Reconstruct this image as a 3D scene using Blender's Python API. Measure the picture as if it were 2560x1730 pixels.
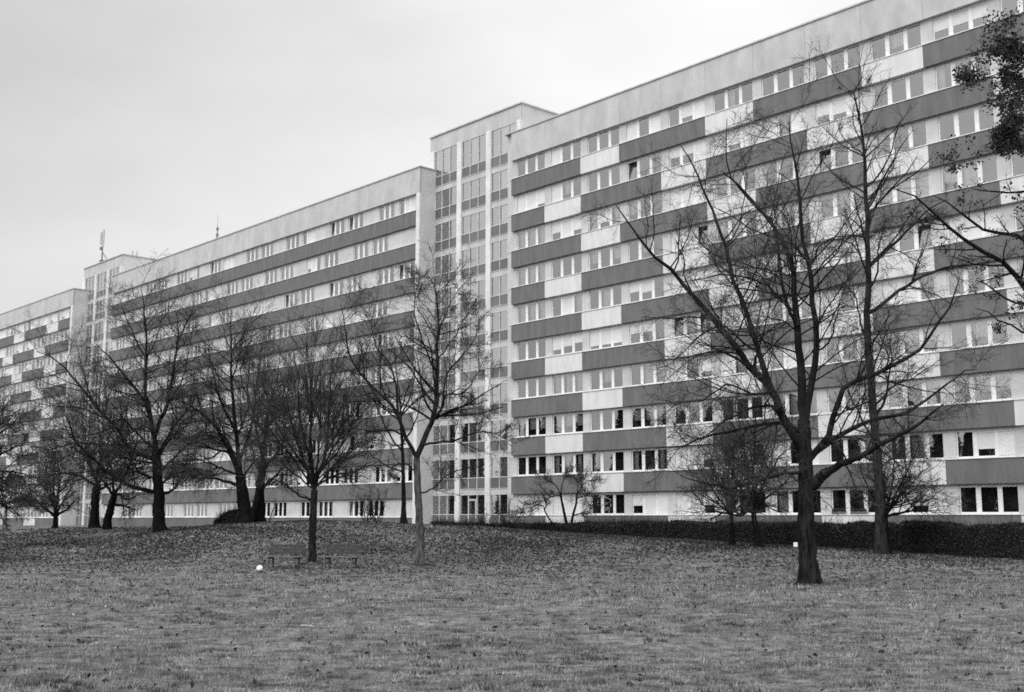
import bpy, math, random
import numpy as np
from mathutils import Vector, Matrix, Euler

for o in list(bpy.data.objects):
    bpy.data.objects.remove(o)
SC = bpy.context.scene
COL = SC.collection
R = math.radians

# ------------------------------------------------------------------ camera
EYE = 1.70
FPX, PIT = 2872.7, 0.148            # focal length in px of a 2560 px wide frame, pitch
cam_d = bpy.data.cameras.new('camera'); cam = bpy.data.objects.new('camera', cam_d); COL.objects.link(cam)
cam.location = (0, 0, EYE); cam.rotation_euler = (math.pi / 2 + PIT, 0, 0)
cam_d.sensor_width = 36; cam_d.lens = FPX / 2560 * 36; cam_d.clip_start = 0.1; cam_d.clip_end = 3000
SC.camera = cam

# ------------------------------------------------------------------ sky
world = bpy.data.worlds.new('World'); SC.world = world; world.use_nodes = True
nt = world.node_tree; nt.nodes.clear()
N = nt.nodes.new; LK = nt.links.new
out = N('ShaderNodeOutputWorld'); bg = N('ShaderNodeBackground')
sky = N('ShaderNodeTexSky'); sky.sky_type = 'NISHITA'; sky.sun_disc = False
SUN_EL, SUN_AZ = R(52), R(215)       # from behind the camera, to its left
sky.sun_elevation = SUN_EL; sky.sun_rotation = SUN_AZ; sky.air_density = 1.0; sky.dust_density = 6.0; sky.ozone_density = 1.0
bw = N('ShaderNodeRGBToBW'); LK(sky.outputs[0], bw.inputs[0])
# an even overcast: the clear sky is mixed with a flat cloud deck of soft, uneven thickness
tc = N('ShaderNodeTexCoord'); mp = N('ShaderNodeMapping'); mp.inputs['Scale'].default_value = (1.3, 1.3, 3.2)
mp.inputs['Location'].default_value = (0.3, 0.1, 0.2)
LK(tc.outputs['Generated'], mp.inputs[0])
nz = N('ShaderNodeTexNoise'); nz.inputs['Scale'].default_value = 1.6; nz.inputs['Detail'].default_value = 5; nz.inputs['Roughness'].default_value = 0.5
LK(mp.outputs[0], nz.inputs['Vector'])
mr = N('ShaderNodeMapRange'); mr.inputs[1].default_value = 0.3; mr.inputs[2].default_value = 0.7
mr.inputs[3].default_value = 6.3; mr.inputs[4].default_value = 8.6
LK(nz.outputs[0], mr.inputs[0])
mixs = N('ShaderNodeMix'); mixs.data_type = 'FLOAT'; mixs.inputs[0].default_value = 0.92
LK(bw.outputs[0], mixs.inputs[2]); LK(mr.outputs[0], mixs.inputs[3])
# the deck is thicker and darker to the left, thinner overhead and towards the hidden sun behind the camera
def vmath(op, a, b=None):
    n_ = N('ShaderNodeVectorMath'); n_.operation = op; LK(a, n_.inputs[0])
    if b is not None: n_.inputs[1].default_value = b
    return n_.outputs['Value'] if op == 'DOT_PRODUCT' else n_.outputs[0]
def smath(op, a, b, c=None):
    n_ = N('ShaderNodeMath'); n_.operation = op
    for i_, v_ in enumerate((a, b, c)):
        if v_ is None: continue
        if isinstance(v_, (int, float)): n_.inputs[i_].default_value = v_
        else: LK(v_, n_.inputs[i_])
    return n_.outputs[0]
nd = vmath('NORMALIZE', tc.outputs['Generated'])
ax = vmath('DOT_PRODUCT', nd, (-0.50, 0.78, 0.37)); az_ = vmath('DOT_PRODUCT', nd, (0, 0, 1)); as_ = vmath('DOT_PRODUCT', nd, (-0.5, -0.75, 0.43))
g1 = smath('MULTIPLY_ADD', smath('POWER', smath('MAXIMUM', ax, 0.0), 9.0), -0.36, 1.04)
zz = smath('MAXIMUM', smath('SUBTRACT', az_, 0.45), 0.0); g2 = smath('MULTIPLY_ADD', zz, 1.5, 1.0)
ss = smath('MAXIMUM', as_, 0.0); g3 = smath('MULTIPLY_ADD', smath('POWER', ss, 2.0), 0.7, 1.0)
deck = smath('MULTIPLY', smath('MULTIPLY', mixs.outputs[0], g1), smath('MULTIPLY', g2, g3))
LK(deck, bg.inputs[0]); bg.inputs[1].default_value = 0.094
LK(bg.outputs[0], out.inputs[0])
sun_d = bpy.data.lights.new('sun', 'SUN'); sun = bpy.data.objects.new('sun', sun_d); COL.objects.link(sun)
sun_d.energy = 1.5; sun_d.angle = R(50); sun_d.color = (1, 1, 1)
sv = Vector((math.sin(SUN_AZ) * math.cos(SUN_EL), math.cos(SUN_AZ) * math.cos(SUN_EL), math.sin(SUN_EL)))
sun.rotation_euler = sv.to_track_quat('Z', 'Y').to_euler()
SC.view_settings.view_transform = 'Standard'; SC.view_settings.look = 'None'
SC.view_settings.exposure = 0.5; SC.view_settings.gamma = 1.0
SC.cycles.max_bounces = 6; SC.cycles.transparent_max_bounces = 12; SC.cycles.use_denoising = False
SC.cycles.filter_width = 1.7

# ------------------------------------------------------------------ helpers
def ray(u, v):
    """direction through a point of the 2560 px photograph, scaled so that y = 1"""
    a = (u - 1280) / FPX; b = (865 - v) / FPX
    c, s = math.cos(PIT), math.sin(PIT)
    r = np.array([a, c - b * s, s + b * c])
    return r / r[1]

def at(u, v, Y):
    return ray(u, v) * Y + np.array([0, 0, EYE])

def tag(o, label=None, cat=None, group=None, kind=None):
    if label: o['label'] = label
    if cat: o['category'] = cat
    if group: o['group'] = group
    if kind: o['kind'] = kind
    return o

def empty(name, loc=(0, 0, 0), rz=0):
    o = bpy.data.objects.new(name, None); COL.objects.link(o)
    o.location = loc; o.rotation_euler = (0, 0, rz); o.empty_display_size = 0.3
    return o

def link_mesh(name, me, mat, parent=None, loc=None):
    o = bpy.data.objects.new(name, me); COL.objects.link(o)
    if mat and not me.materials: me.materials.append(mat)
    if parent: o.parent = parent
    if loc is not None: o.location = loc
    return o

def np_mesh(name, V, faces, smooth=False):
    """faces: list of int arrays (n,3) or (n,4)"""
    me = bpy.data.meshes.new(name)
    faces = [f for f in faces if len(f)]
    tot = [np.full(len(f), f.shape[1], np.int32) for f in faces]
    tot = np.concatenate(tot); loops = np.concatenate([f.ravel() for f in faces]).astype(np.int32)
    start = np.concatenate([[0], np.cumsum(tot)[:-1]]).astype(np.int32)
    me.vertices.add(len(V)); me.vertices.foreach_set('co', np.asarray(V, np.float32).ravel())
    me.loops.add(len(loops)); me.loops.foreach_set('vertex_index', loops)
    me.polygons.add(len(tot)); me.polygons.foreach_set('loop_start', start); me.polygons.foreach_set('loop_total', tot)
    if smooth: me.polygons.foreach_set('use_smooth', np.ones(len(tot), bool))
    me.update(calc_edges=True); me.validate()
    return me

class MB:
    def __init__(s): s.v = []; s.f = []
    def box(s, x0, x1, y0, y1, z0, z1):
        b = len(s.v)
        s.v += [(x0, y0, z0), (x1, y0, z0), (x1, y1, z0), (x0, y1, z0), (x0, y0, z1), (x1, y0, z1), (x1, y1, z1), (x0, y1, z1)]
        s.f += [tuple(b + i for i in q) for q in ((0, 3, 2, 1), (4, 5, 6, 7), (0, 1, 5, 4), (1, 2, 6, 5), (2, 3, 7, 6), (3, 0, 4, 7))]
        return s
    def bar(s, p, q, r, n=8, r2=None):
        p = Vector(p); q = Vector(q); d = (q - p).normalized(); r2 = r if r2 is None else r2
        u = d.orthogonal().normalized(); w = d.cross(u); b = len(s.v)
        for c, rr in ((p, r), (q, r2)):
            for i in range(n):
                a = 2 * math.pi * i / n
                s.v.append(tuple(c + (u * math.cos(a) + w * math.sin(a)) * rr))
        for i in range(n):
            j = (i + 1) % n; s.f.append((b + i, b + j, b + n + j, b + n + i))
        s.f.append(tuple(b + i for i in reversed(range(n)))); s.f.append(tuple(b + n + i for i in range(n)))
        return s
    def mesh(s, name):
        me = bpy.data.meshes.new(name); me.from_pydata(s.v, [], s.f); me.update(); return me
    def build(s, name, mat, parent=None, loc=None):
        return link_mesh(name, s.mesh(name), mat, parent, loc)

# ------------------------------------------------------------------ materials (everything is neutral: a black and white place)
def material(name, lo, hi=None, rough=0.85, scale=1.0, detail=6, bump=0.0, bscale=None, spec=0.3, stretch=None, contrast=(0.35, 0.65), coord='Object'):
    m = bpy.data.materials.new(name); m.use_nodes = True
    t = m.node_tree; b = t.nodes['Principled BSDF']
    b.inputs['Roughness'].default_value = rough; b.inputs['Specular IOR Level'].default_value = spec
    hi = lo if hi is None else hi
    c = t.nodes.new('ShaderNodeTexCoord'); mpn = t.nodes.new('ShaderNodeMapping')
    t.links.new(c.outputs[coord], mpn.inputs[0])
    if stretch: mpn.inputs['Scale'].default_value = stretch
    n = t.nodes.new('ShaderNodeTexNoise'); n.inputs['Scale'].default_value = scale; n.inputs['Detail'].default_value = detail; n.inputs['Roughness'].default_value = 0.6
    t.links.new(mpn.outputs[0], n.inputs['Vector'])
    r = t.nodes.new('ShaderNodeMapRange'); r.inputs[1].default_value, r.inputs[2].default_value = contrast
    r.inputs[3].default_value = lo; r.inputs[4].default_value = hi
    t.links.new(n.outputs[0], r.inputs[0]); t.links.new(r.outputs[0], b.inputs['Base Color'])
    if bump:
        bn = t.nodes.new('ShaderNodeTexNoise'); bn.inputs['Scale'].default_value = bscale or scale * 4; bn.inputs['Detail'].default_value = 5
        t.links.new(mpn.outputs[0], bn.inputs['Vector'])
        bp = t.nodes.new('ShaderNodeBump'); bp.inputs['Strength'].default_value = bump; bp.inputs['Distance'].default_value = 0.02
        t.links.new(bn.outputs[0], bp.inputs['Height']); t.links.new(bp.outputs[0], b.inputs['Normal'])
    return m

M = {}
M['render_white'] = material('render_white', 0.385, 0.475, scale=0.8, bump=0.25, bscale=30)
M['panel_white'] = material('panel_white', 0.49, 0.59, scale=1.1, detail=9, stretch=(1.6, 1, .35), bump=0.25, bscale=30)
M['panel_grey'] = material('panel_grey', 0.100, 0.138, scale=1.1, detail=9, stretch=(1.6, 1, .35), bump=0.25, bscale=30)
M['attic'] = material('attic', 0.34, 0.46, scale=0.8, detail=12, stretch=(1, 1, .5), bump=0.3, bscale=20, contrast=(0.33, 0.67))
M['gable'] = material('gable', 0.46, 0.58, scale=0.5, detail=9, bump=0.3, bscale=20, contrast=(0.3, 0.7))
M['plaster_pilaster'] = material('plaster_pilaster', 0.50, 0.62, scale=0.7, bump=0.2, bscale=30)
M['trim'] = material('trim', 0.58, 0.66, rough=0.45, scale=3)
M['coping'] = material('coping', 0.34, 0.44, rough=0.5, scale=2)
M['shutter'] = material('shutter', 0.50, 0.62, rough=0.6, scale=0.35)
M['curtain'] = material('curtain', 0.35, 0.70, scale=2.2, stretch=(6, 1, 0.25), contrast=(0.3, 0.7))
M['room'] = material('room', 0.02, 0.09, scale=0.3)  # dark backing behind the panes; the dimness of unlit rooms is in its colour
M['spandrel_glass'] = material('spandrel_glass', 0.09, 0.13, rough=0.28, scale=0.4, spec=0.5)
M['tower_frame'] = material('tower_frame', 0.42, 0.52, rough=0.5, scale=2)
M['metal'] = material('metal', 0.10, 0.16, rough=0.5, scale=4)
M['metal_pale'] = material('metal_pale', 0.35, 0.45, rough=0.5, scale=4)
M['bench_wood'] = material('bench_wood', 0.025, 0.06, scale=5, stretch=(1, 12, 12))
M['bench_seat_lit'] = material('bench_seat_lit', 0.06, 0.14, scale=5, stretch=(1, 12, 12))  # paler than the backrest: the seat's highlight is put into the colour
M['bench_leg'] = material('bench_leg', 0.05, 0.12, scale=8)
M['ball'] = material('ball', 0.72, 0.80, rough=0.5, scale=9)
M['box_white'] = material('box_white', 0.7, 0.8, rough=0.5, scale=5)
M['hedge_core'] = material('hedge_core', 0.004, 0.01, scale=9)  # near-black filling behind the hedge leaves

def bark(name, lo, hi):
    m = material(name, lo, hi, rough=0.95, scale=7, stretch=(1.6, 1.6, 0.35), bump=0.9, bscale=14, contrast=(0.38, 0.66), spec=0.05)
    return m
M['bark'] = bark('bark', 0.006, 0.03)
M['bark_pale'] = bark('bark_pale', 0.03, 0.12)
M['bark_dark'] = bark('bark_dark', 0.004, 0.014)
M['bark_mid'] = bark('bark_mid', 0.008, 0.036)
M['twig'] = material('twig', 0.007, 0.024, scale=2, rough=0.9, spec=0.05)
M['twig_pale'] = material('twig_pale', 0.022, 0.085, scale=1.6, rough=0.9)
M['twig_dark'] = material('twig_dark', 0.005, 0.016, scale=2, rough=0.9, spec=0.05)
M['fine_twig'] = material('fine_twig', 0.02, 0.085, scale=1.2, rough=0.9, spec=0.05)  # paler than the limbs, with some haze put into the colour
M['dry_leaf'] = material('dry_leaf', 0.008, 0.035, scale=6, rough=0.8)
M['hedge_leaf'] = material('hedge_leaf', 0.003, 0.026, scale=5, rough=0.7)
M['fir'] = material('fir', 0.006, 0.02, scale=1, rough=0.8)
M['planter_plant'] = material('planter_plant', 0.01, 0.05, scale=14)

def glass(name, base):
    m = bpy.data.materials.new(name); m.use_nodes = True
    t = m.node_tree; t.nodes.clear()
    o = t.nodes.new('ShaderNodeOutputMaterial'); g = t.nodes.new('ShaderNodeBsdfGlossy'); tr = t.nodes.new('ShaderNodeBsdfTransparent')
    tr.inputs[0].default_value = (0.86, 0.86, 0.86, 1); g.inputs['Roughness'].default_value = 0.012; g.inputs[0].default_value = (0.92, 0.92, 0.92, 1)
    fr = t.nodes.new('ShaderNodeFresnel'); fr.inputs[0].default_value = 1.5
    ad = t.nodes.new('ShaderNodeMath'); ad.operation = 'MULTIPLY_ADD'; ad.inputs[1].default_value = 1.2; ad.inputs[2].default_value = base; ad.use_clamp = True
    t.links.new(fr.outputs[0], ad.inputs[0])
    c = t.nodes.new('ShaderNodeTexCoord'); n = t.nodes.new('ShaderNodeTexNoise'); n.inputs['Scale'].default_value = 0.9; n.inputs['Detail'].default_value = 1
    t.links.new(c.outputs['Object'], n.inputs['Vector'])
    b = t.nodes.new('ShaderNodeBump'); b.inputs['Strength'].default_value = 0.12; b.inputs['Distance'].default_value = 0.02
    t.links.new(n.outputs[0], b.inputs['Height']); t.links.new(b.outputs[0], g.inputs['Normal'])
    mx = t.nodes.new('ShaderNodeMixShader')
    t.links.new(ad.outputs[0], mx.inputs[0]); t.links.new(tr.outputs[0], mx.inputs[1]); t.links.new(g.outputs[0], mx.inputs[2])
    t.links.new(mx.outputs[0], o.inputs[0])
    return m
M['glass'] = glass('window_glass', 0.20); M['stair_glass'] = glass('stair_glass', 0.36)

# ------------------------------------------------------------------ terrain
CP = []
def cp(u, v, Y): CP.append(tuple(at(u, v, Y)))
# contact points: lawn, foot of the mound, its ridge
for x in (-60, -40, -25, -12, 0, 12, 25, 40, 60):
    for y in (-30, -8, 6, 16, 26): CP.append((x, y, 0.0 + 0.04 * math.sin(x * 0.5 + y)))
for x in (-30, -18, -9, 0, 8): CP.append((x, 36, -0.14))
for x in (-24, -17, -11, -5, 1): CP.append((x, 44.5, -0.27))
for u, v, Y in ((2025, 1460, 29.5), (2203, 1386, 48), (780, 1410, 47), (1051, 1413, 46), (650, 1428, 42)): cp(u, v, Y)
for u, v, Y in ((2560, 1414, 43), (2430, 1406, 45), (2300, 1399, 47), (2100, 1377, 51), (2000, 1370, 52), (1800, 1361, 55), (1650, 1350, 57), (1450, 1338, 61), (1300, 1325, 65), (1170, 1316, 67),
                (1060, 1313, 67), (960, 1308, 66), (850, 1304, 65), (770, 1303, 65), (700, 1306, 65), (600, 1310, 65), (540, 1312, 65), (475, 1320, 65), (415, 1329, 66), (384, 1334, 67), (330, 1334, 68), (274, 1329, 69), (240, 1324, 71),
                (160, 1321, 78), (60, 1322, 82), (0, 1323, 84), (-150, 1325, 86), (-300, 1325, 88), (2700, 1425, 41), (2900, 1440, 39)): cp(u, v, Y)
# mid slope of the mound
for u, Y, z in ((500, 54, 0.2), (700, 54, 0.55), (900, 55, 0.62), (1080, 55, 0.5), (1250, 54, 0.35), (300, 55, 0.0), (1450, 50, 0.15), (100, 60, 0.1), (-100, 62, 0.1)):
    r = ray(u, 1300); CP.append((r[0] * Y, Y, z))
B0 = np.array([-0.127, 84.383]); TH = 0.728
DV = np.array([math.sin(TH), -math.cos(TH)]); NV = np.array([-math.cos(TH), -math.sin(TH)])
for s, z in ((-8, .95), (0, .85), (8, .7), (16, .5), (24, .3), (32, .12), (40, .0), (50, 0)):
    for off in (0.3, 4.5): q = B0 + DV * s + NV * off; CP.append((q[0], q[1], z))
for s in (-20, -35, -50, -65, -80, -100):
    q = B0 + DV * s + NV * 0.5; CP.append((q[0], q[1], .75))
    q = B0 + DV * s + NV * 12; CP.append((q[0], q[1], .55))
for x in (-160, -110, 110, 160):
    for y in (-30, 10, 50, 90, 130, 180): CP.append((x, y, 0.2))
for x in (-60, 0, 60): CP.append((x, 190, .6))
CP = np.array(CP)
def tps(r2): return np.where(r2 > 1e-9, 0.5 * r2 * np.log(np.maximum(r2, 1e-9)), 0)
def tps_fit(P, lam):
    n = len(P); X = P[:, :2]; K = tps(((X[:, None] - X[None]) ** 2).sum(-1)) + lam * np.eye(n)
    A = np.zeros((n + 3, n + 3)); Q = np.c_[np.ones(n), X]; A[:n, :n] = K; A[:n, n:] = Q; A[n:, :n] = Q.T
    return np.linalg.solve(A, np.r_[P[:, 2], 0, 0, 0])
TW = tps_fit(CP, 2.0)
def ground_z(xy):
    xy = np.atleast_2d(np.asarray(xy, float)); out = np.zeros(len(xy))
    for i in range(0, len(xy), 20000):
        q = xy[i:i + 20000]
        out[i:i + 20000] = tps(((q[:, None] - CP[None, :, :2]) ** 2).sum(-1)) @ TW[:-3] + TW[-3] + q @ TW[-2:]
    d = np.maximum(np.abs(xy[:, 0]) - 120, np.abs(xy[:, 1] - 80) - 100)
    f = np.clip(d / 60, 0, 1)
    out = np.clip(out, -0.8, 1.7) * (1 - f) + 0.3 * f
    return out + 0.025 * np.sin(xy[:, 0] * 1.3 + 1.1 * np.sin(xy[:, 1] * .7)) * np.sin(xy[:, 1] * 1.1 + 0.6)
def gz(x, y): return float(ground_z([(x, y)])[0])

def axis(lo, hi, step, ends):
    a = np.arange(lo, hi + 1e-6, step)
    return np.concatenate([np.array(sorted(-np.array(ends) + lo)), a, np.array(ends) + hi])
gx = axis(-64, 48, 0.7, [3, 8, 16, 30, 60, 120, 260, 600, 1400]); gy = axis(-8, 108, 0.7, [3, 8, 16, 30, 60, 120, 260, 600, 1400])
GX, GY = np.meshgrid(gx, gy); XY = np.c_[GX.ravel(), GY.ravel()]
GV = np.c_[XY, ground_z(XY)]
ny, nx = GX.shape
idx = np.arange(ny * nx).reshape(ny, nx)
GF = np.stack([idx[:-1, :-1], idx[:-1, 1:], idx[1:, 1:], idx[1:, :-1]], -1).reshape(-1, 4)

def ground_mat():
    m = bpy.data.materials.new('turf'); m.use_nodes = True
    t = m.node_tree; b = t.nodes['Principled BSDF']; b.inputs['Roughness'].default_value = 0.95; b.inputs['Specular IOR Level'].default_value = 0.1
    c = t.nodes.new('ShaderNodeTexCoord')
    def noise(s, d, lo, hi, a=0.3, z=0.7):
        n = t.nodes.new('ShaderNodeTexNoise'); n.inputs['Scale'].default_value = s; n.inputs['Detail'].default_value = d; n.inputs['Roughness'].default_value = 0.65
        t.links.new(c.outputs['Object'], n.inputs['Vector'])
        r = t.nodes.new('ShaderNodeMapRange'); r.inputs[1].default_value = a; r.inputs[2].default_value = z; r.inputs[3].default_value = lo; r.inputs[4].default_value = hi
        t.links.new(n.outputs[0], r.inputs[0]); return r.outputs[0], n.outputs[0]
    a, _ = noise(0.35, 7, 0.45, 1.25); d, _ = noise(3.2, 8, 0.25, 1.6, 0.35, 0.65); e, h = noise(22, 6, 0.5, 1.5)
    m1 = t.nodes.new('ShaderNodeMath'); m1.operation = 'MULTIPLY'; t.links.new(a, m1.inputs[0]); t.links.new(d, m1.inputs[1])
    m2 = t.nodes.new('ShaderNodeMath'); m2.operation = 'MULTIPLY'; t.links.new(m1.outputs[0], m2.inputs[0]); t.links.new(e, m2.inputs[1])
    m3 = t.nodes.new('ShaderNodeMath'); m3.operation = 'MULTIPLY'; m3.inputs[1].default_value = 0.14; t.links.new(m2.outputs[0], m3.inputs[0])
    t.links.new(m3.outputs[0], b.inputs['Base Color'])
    bp = t.nodes.new('ShaderNodeBump'); bp.inputs['Strength'].default_value = 0.9; bp.inputs['Distance'].default_value = 0.06
    t.links.new(h, bp.inputs['Height']); t.links.new(bp.outputs[0], b.inputs['Normal'])
    return m
M['turf'] = ground_mat()
g = link_mesh('ground', np_mesh('ground', GV, [GF], True), M['turf']); tag(g, kind='structure')

# ------------------------------------------------------------------ grass and fallen leaves (nobody could count them)
rng = np.random.default_rng(7)
def in_view(n, y0, y1, margin=0.08, power=1.0):
    y = y0 + (y1 - y0) * rng.random(n) ** power
    hw = 0.4456 + margin
    return np.c_[(rng.random(n) * 2 - 1) * hw * (y + 1.5), y]
def blades(P, h, w, lean):
    n = len(P); base = np.c_[P, ground_z(P) - 0.01]
    az = rng.random(n) * 2 * math.pi; s = np.c_[np.cos(az), np.sin(az), np.zeros(n)]
    az2 = rng.random(n) * 2 * math.pi; tip = np.c_[np.cos(az2) * lean, np.sin(az2) * lean, np.ones(n)] * h[:, None]
    V = np.stack([base - s * w[:, None], base + s * w[:, None], base + tip], 1).reshape(-1, 3)
    return V
def clumpy(n, y0, y1, per, spread, power):
    c = in_view(n, y0, y1, power=power)
    p = np.repeat(c, per, 0) + rng.normal(0, spread, (n * per, 2)); return p
P1 = clumpy(15000, 7.5, 24, 7, 0.05, 0.85); P2 = clumpy(16000, 22, 50, 5, 0.09, 1.0); P3 = clumpy(9000, 46, 72, 4, 0.14, 1.0)
P0 = in_view(60000, 7.5, 26, power=0.9)
def tri(V): return np.arange(len(V)).reshape(-1, 3)
n1 = len(P1); V1 = blades(P1, 0.025 + 0.055 * rng.random(n1), 0.0035 + 0.003 * rng.random(n1), 0.9 * rng.random(n1))
n0 = len(P0); V0 = blades(P0, 0.02 + 0.03 * rng.random(n0), 0.004 + 0.003 * rng.random(n0), 1.3 * rng.random(n0))
n2 = len(P2); V2 = blades(P2, 0.035 + 0.06 * rng.random(n2), 0.008 + 0.006 * rng.random(n2), 0.9 * rng.random(n2))
n3 = len(P3); V3 = blades(P3, 0.04 + 0.06 * rng.random(n3), 0.014 + 0.008 * rng.random(n3), 0.9 * rng.random(n3))
GVs = np.concatenate([V0, V1, V2, V3])
M['grass'] = material('grass', 0.06, 0.32, rough=0.8, scale=1.9, detail=12, contrast=(0.36, 0.64), spec=0.15)
o = link_mesh('grass', np_mesh('grass', GVs, [tri(GVs)]), M['grass'])
tag(o, 'short rough winter grass covering the lawn', 'grass', kind='stuff')

ct = in_view(2000, 7.5, 55, power=1.1); ct = ct[(np.sin(ct[:, 0] * .8 + 1.7 * np.sin(ct[:, 1] * .5)) + rng.normal(0, .6, len(ct))) > -.1]
for u_, v_, Y_ in ((2025, 1460, 29.5), (780, 1410, 47), (1051, 1413, 46), (2203, 1386, 48)):      # dark tufts round the trunks, also standing in for contact shade
    c_ = at(u_, v_, Y_); an = rng.random(26) * 6.28; ct = np.concatenate([ct, np.c_[c_[0] + np.cos(an) * .36, c_[1] + np.sin(an) * .36]])
per = 42; cs = np.repeat(rng.uniform(.02, .11, len(ct)), per); Pt = np.repeat(ct, per, 0) + rng.normal(0, 1, (len(ct) * per, 2)) * cs[:, None] * np.array([1.3, .8])
nt_ = len(Pt); wd = (0.003 + 0.0028 * rng.random(nt_)) * (1 + Pt[:, 1] / 25); Vt = blades(Pt, 0.03 + 0.055 * rng.random(nt_), wd, 0.8 * rng.random(nt_))
M['coarse_grass'] = material('coarse_grass', 0.022, 0.10, rough=0.8, scale=5, spec=0.1)
o = link_mesh('coarse_grass', np_mesh('coarse_grass', Vt, [tri(Vt)]), M['coarse_grass'])
tag(o, 'dark coarse grass tufts scattered in the lawn and round the trunks', 'grass', kind='stuff')

def leaf_quads(C, size, up=0.35):
    """small bent leaves: two triangles folded along the midrib"""
    n = len(C); a = rng.normal(0, 1, (n, 3)); a[:, 2] *= up; a /= np.linalg.norm(a, axis=1)[:, None]
    b = rng.normal(0, 1, (n, 3)); b[:, 2] *= up; b -= a * (a * b).sum(1)[:, None]; b /= np.linalg.norm(b, axis=1)[:, None]
    c = np.cross(a, b); s = size[:, None]
    V = np.stack([C - a * s, C + b * s * .55 + c * s * .25, C + a * s, C - b * s * .55 + c * s * .25], 1).reshape(-1, 3)
    q = np.arange(n * 4).reshape(-1, 4)
    return V, np.concatenate([q[:, [0, 1, 2]], q[:, [0, 2, 3]]])
Lp = np.concatenate([in_view(2600, 8, 40), in_view(3000, 40, 70), in_view(330000, 30, 80)])
drift = .5 + .5 * np.sin(Lp[:, 0] * .55 + 2 * np.sin(Lp[:, 1] * .31)) * np.sin(Lp[:, 1] * .43 + Lp[:, 0] * .21)
keep_ = (np.arange(len(Lp)) < 5600) | (rng.random(len(Lp)) < (.25 + .75 * drift) * .9 * np.exp(-((Lp[:, 1] + .12 * Lp[:, 0] - 57) / 10.5) ** 2)); Lp = Lp[keep_]  # litter thickened on the mound, its dark colour also standing in for shade
LC = np.c_[Lp, ground_z(Lp) + 0.02 + 0.02 * rng.random(len(Lp))]
LV, LF = leaf_quads(LC, 0.012 + 0.03 * rng.random(len(Lp)) + 0.0006 * Lp[:, 1])
o = link_mesh('fallen_leaves', np_mesh('fallen_leaves', LV, [LF]), M['dry_leaf'])
tag(o, 'dark fallen leaves scattered over the lawn, thickened on the mound to deepen its shade', 'leaves', kind='stuff')
Lp = in_view(220, 9, 60); LC = np.c_[Lp, ground_z(Lp) + 0.035]
LV, LF = leaf_quads(LC, 0.02 + 0.02 * rng.random(len(Lp)))
M['pale_leaf'] = material('pale_leaf', 0.22, 0.4, scale=4)
o = link_mesh('pale_fallen_leaves', np_mesh('pale_fallen_leaves', LV, [LF]), M['pale_leaf'])
tag(o, 'few pale curled leaves lying on the lawn', 'leaves', kind='stuff')

# ------------------------------------------------------------------ buildings
H = 2.8
def facade_empty(name, p, th, label, cat, group=None):
    o = empty(name, (p[0], p[1], 0), th - math.pi / 2)
    return tag(o, label, cat, group)

def bevel(o, w=0.015):
    m = o.modifiers.new('bevel', 'BEVEL'); m.width = w; m.segments = 1; m.limit_method = 'ANGLE'

def window_mesh(w, h, lights, bar=0.06):
    """white frame: outer frame, mullions between the lights, a sash round each light; origin at the lower left corner"""
    b = MB(); y0, y1 = 0.0, 0.10
    b.box(0, w, y0, y1, 0, bar); b.box(0, w, y0, y1, h - bar, h)
    xs = [0.0] + [v for l in lights for v in l] + [w]
    for i in range(0, len(xs), 2):
        if xs[i + 1] - xs[i] > 0.004: b.box(xs[i], xs[i + 1], y0 - 0.004, y1 - 0.004, bar, h - bar)
    for l0, l1 in lights:
        s = 0.038
        b.box(l0, l1, 0.006, 0.06, bar, bar + s); b.box(l0, l1, 0.006, 0.06, h - bar - s, h - bar)
        b.box(l0, l0 + s, 0.008, 0.058, bar + s, h - bar - s); b.box(l1 - s, l1, 0.008, 0.058, bar + s, h - bar - s)
    return b.mesh('window_frame')
def pane_mesh(w, h, lights, bar=0.06):
    b = MB()
    for l0, l1 in lights:
        i = len(b.v); y = 0.025 + 0.004 * (l0 % 0.7)
        b.v += [(l0, y, bar), (l1, y, bar), (l1, y, h - bar), (l0, y, h - bar)]; b.f.append((i, i + 1, i + 2, i + 3))
    return b.mesh('pane')
def curtain_mesh(w, h, l0, l1, z0, seed):
    r = random.Random(seed); n = 26; b = MB()
    ph = r.random() * 6; k = r.uniform(20, 34)
    for i in range(n + 1):
        x = l0 + (l1 - l0) * i / n; y = 0.24 + 0.03 * math.sin(x * k + ph) + 0.015 * math.sin(x * k * 0.37)
        b.v += [(x, y, z0), (x, y, h)]
    for i in range(n): b.f.append((2 * i, 2 * i + 2, 2 * i + 3, 2 * i + 1))
    return b.mesh('curtain')
def shutter_mesh(h, spec, bar=0.06):
    """roller shutters of one window: spec = [(l0, l1, drop)], slats 5 cm high"""
    b = MB()
    for l0, l1, drop in spec:
        zb = h - (h - 0.02) * drop
        b.box(l0 - .02, l1 + .02, -0.012, 0.02, h - 0.17, h)         # shutter box
        z = h - 0.17
        while z - 0.052 > zb:
            b.box(l0 - .01, l1 + .01, 0.006, 0.020, z - 0.050, z); z -= 0.052
        b.box(l0 - .01, l1 + .01, 0.002, 0.022, zb, zb + 0.045)
    return b.mesh('roller_shutter')

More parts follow.
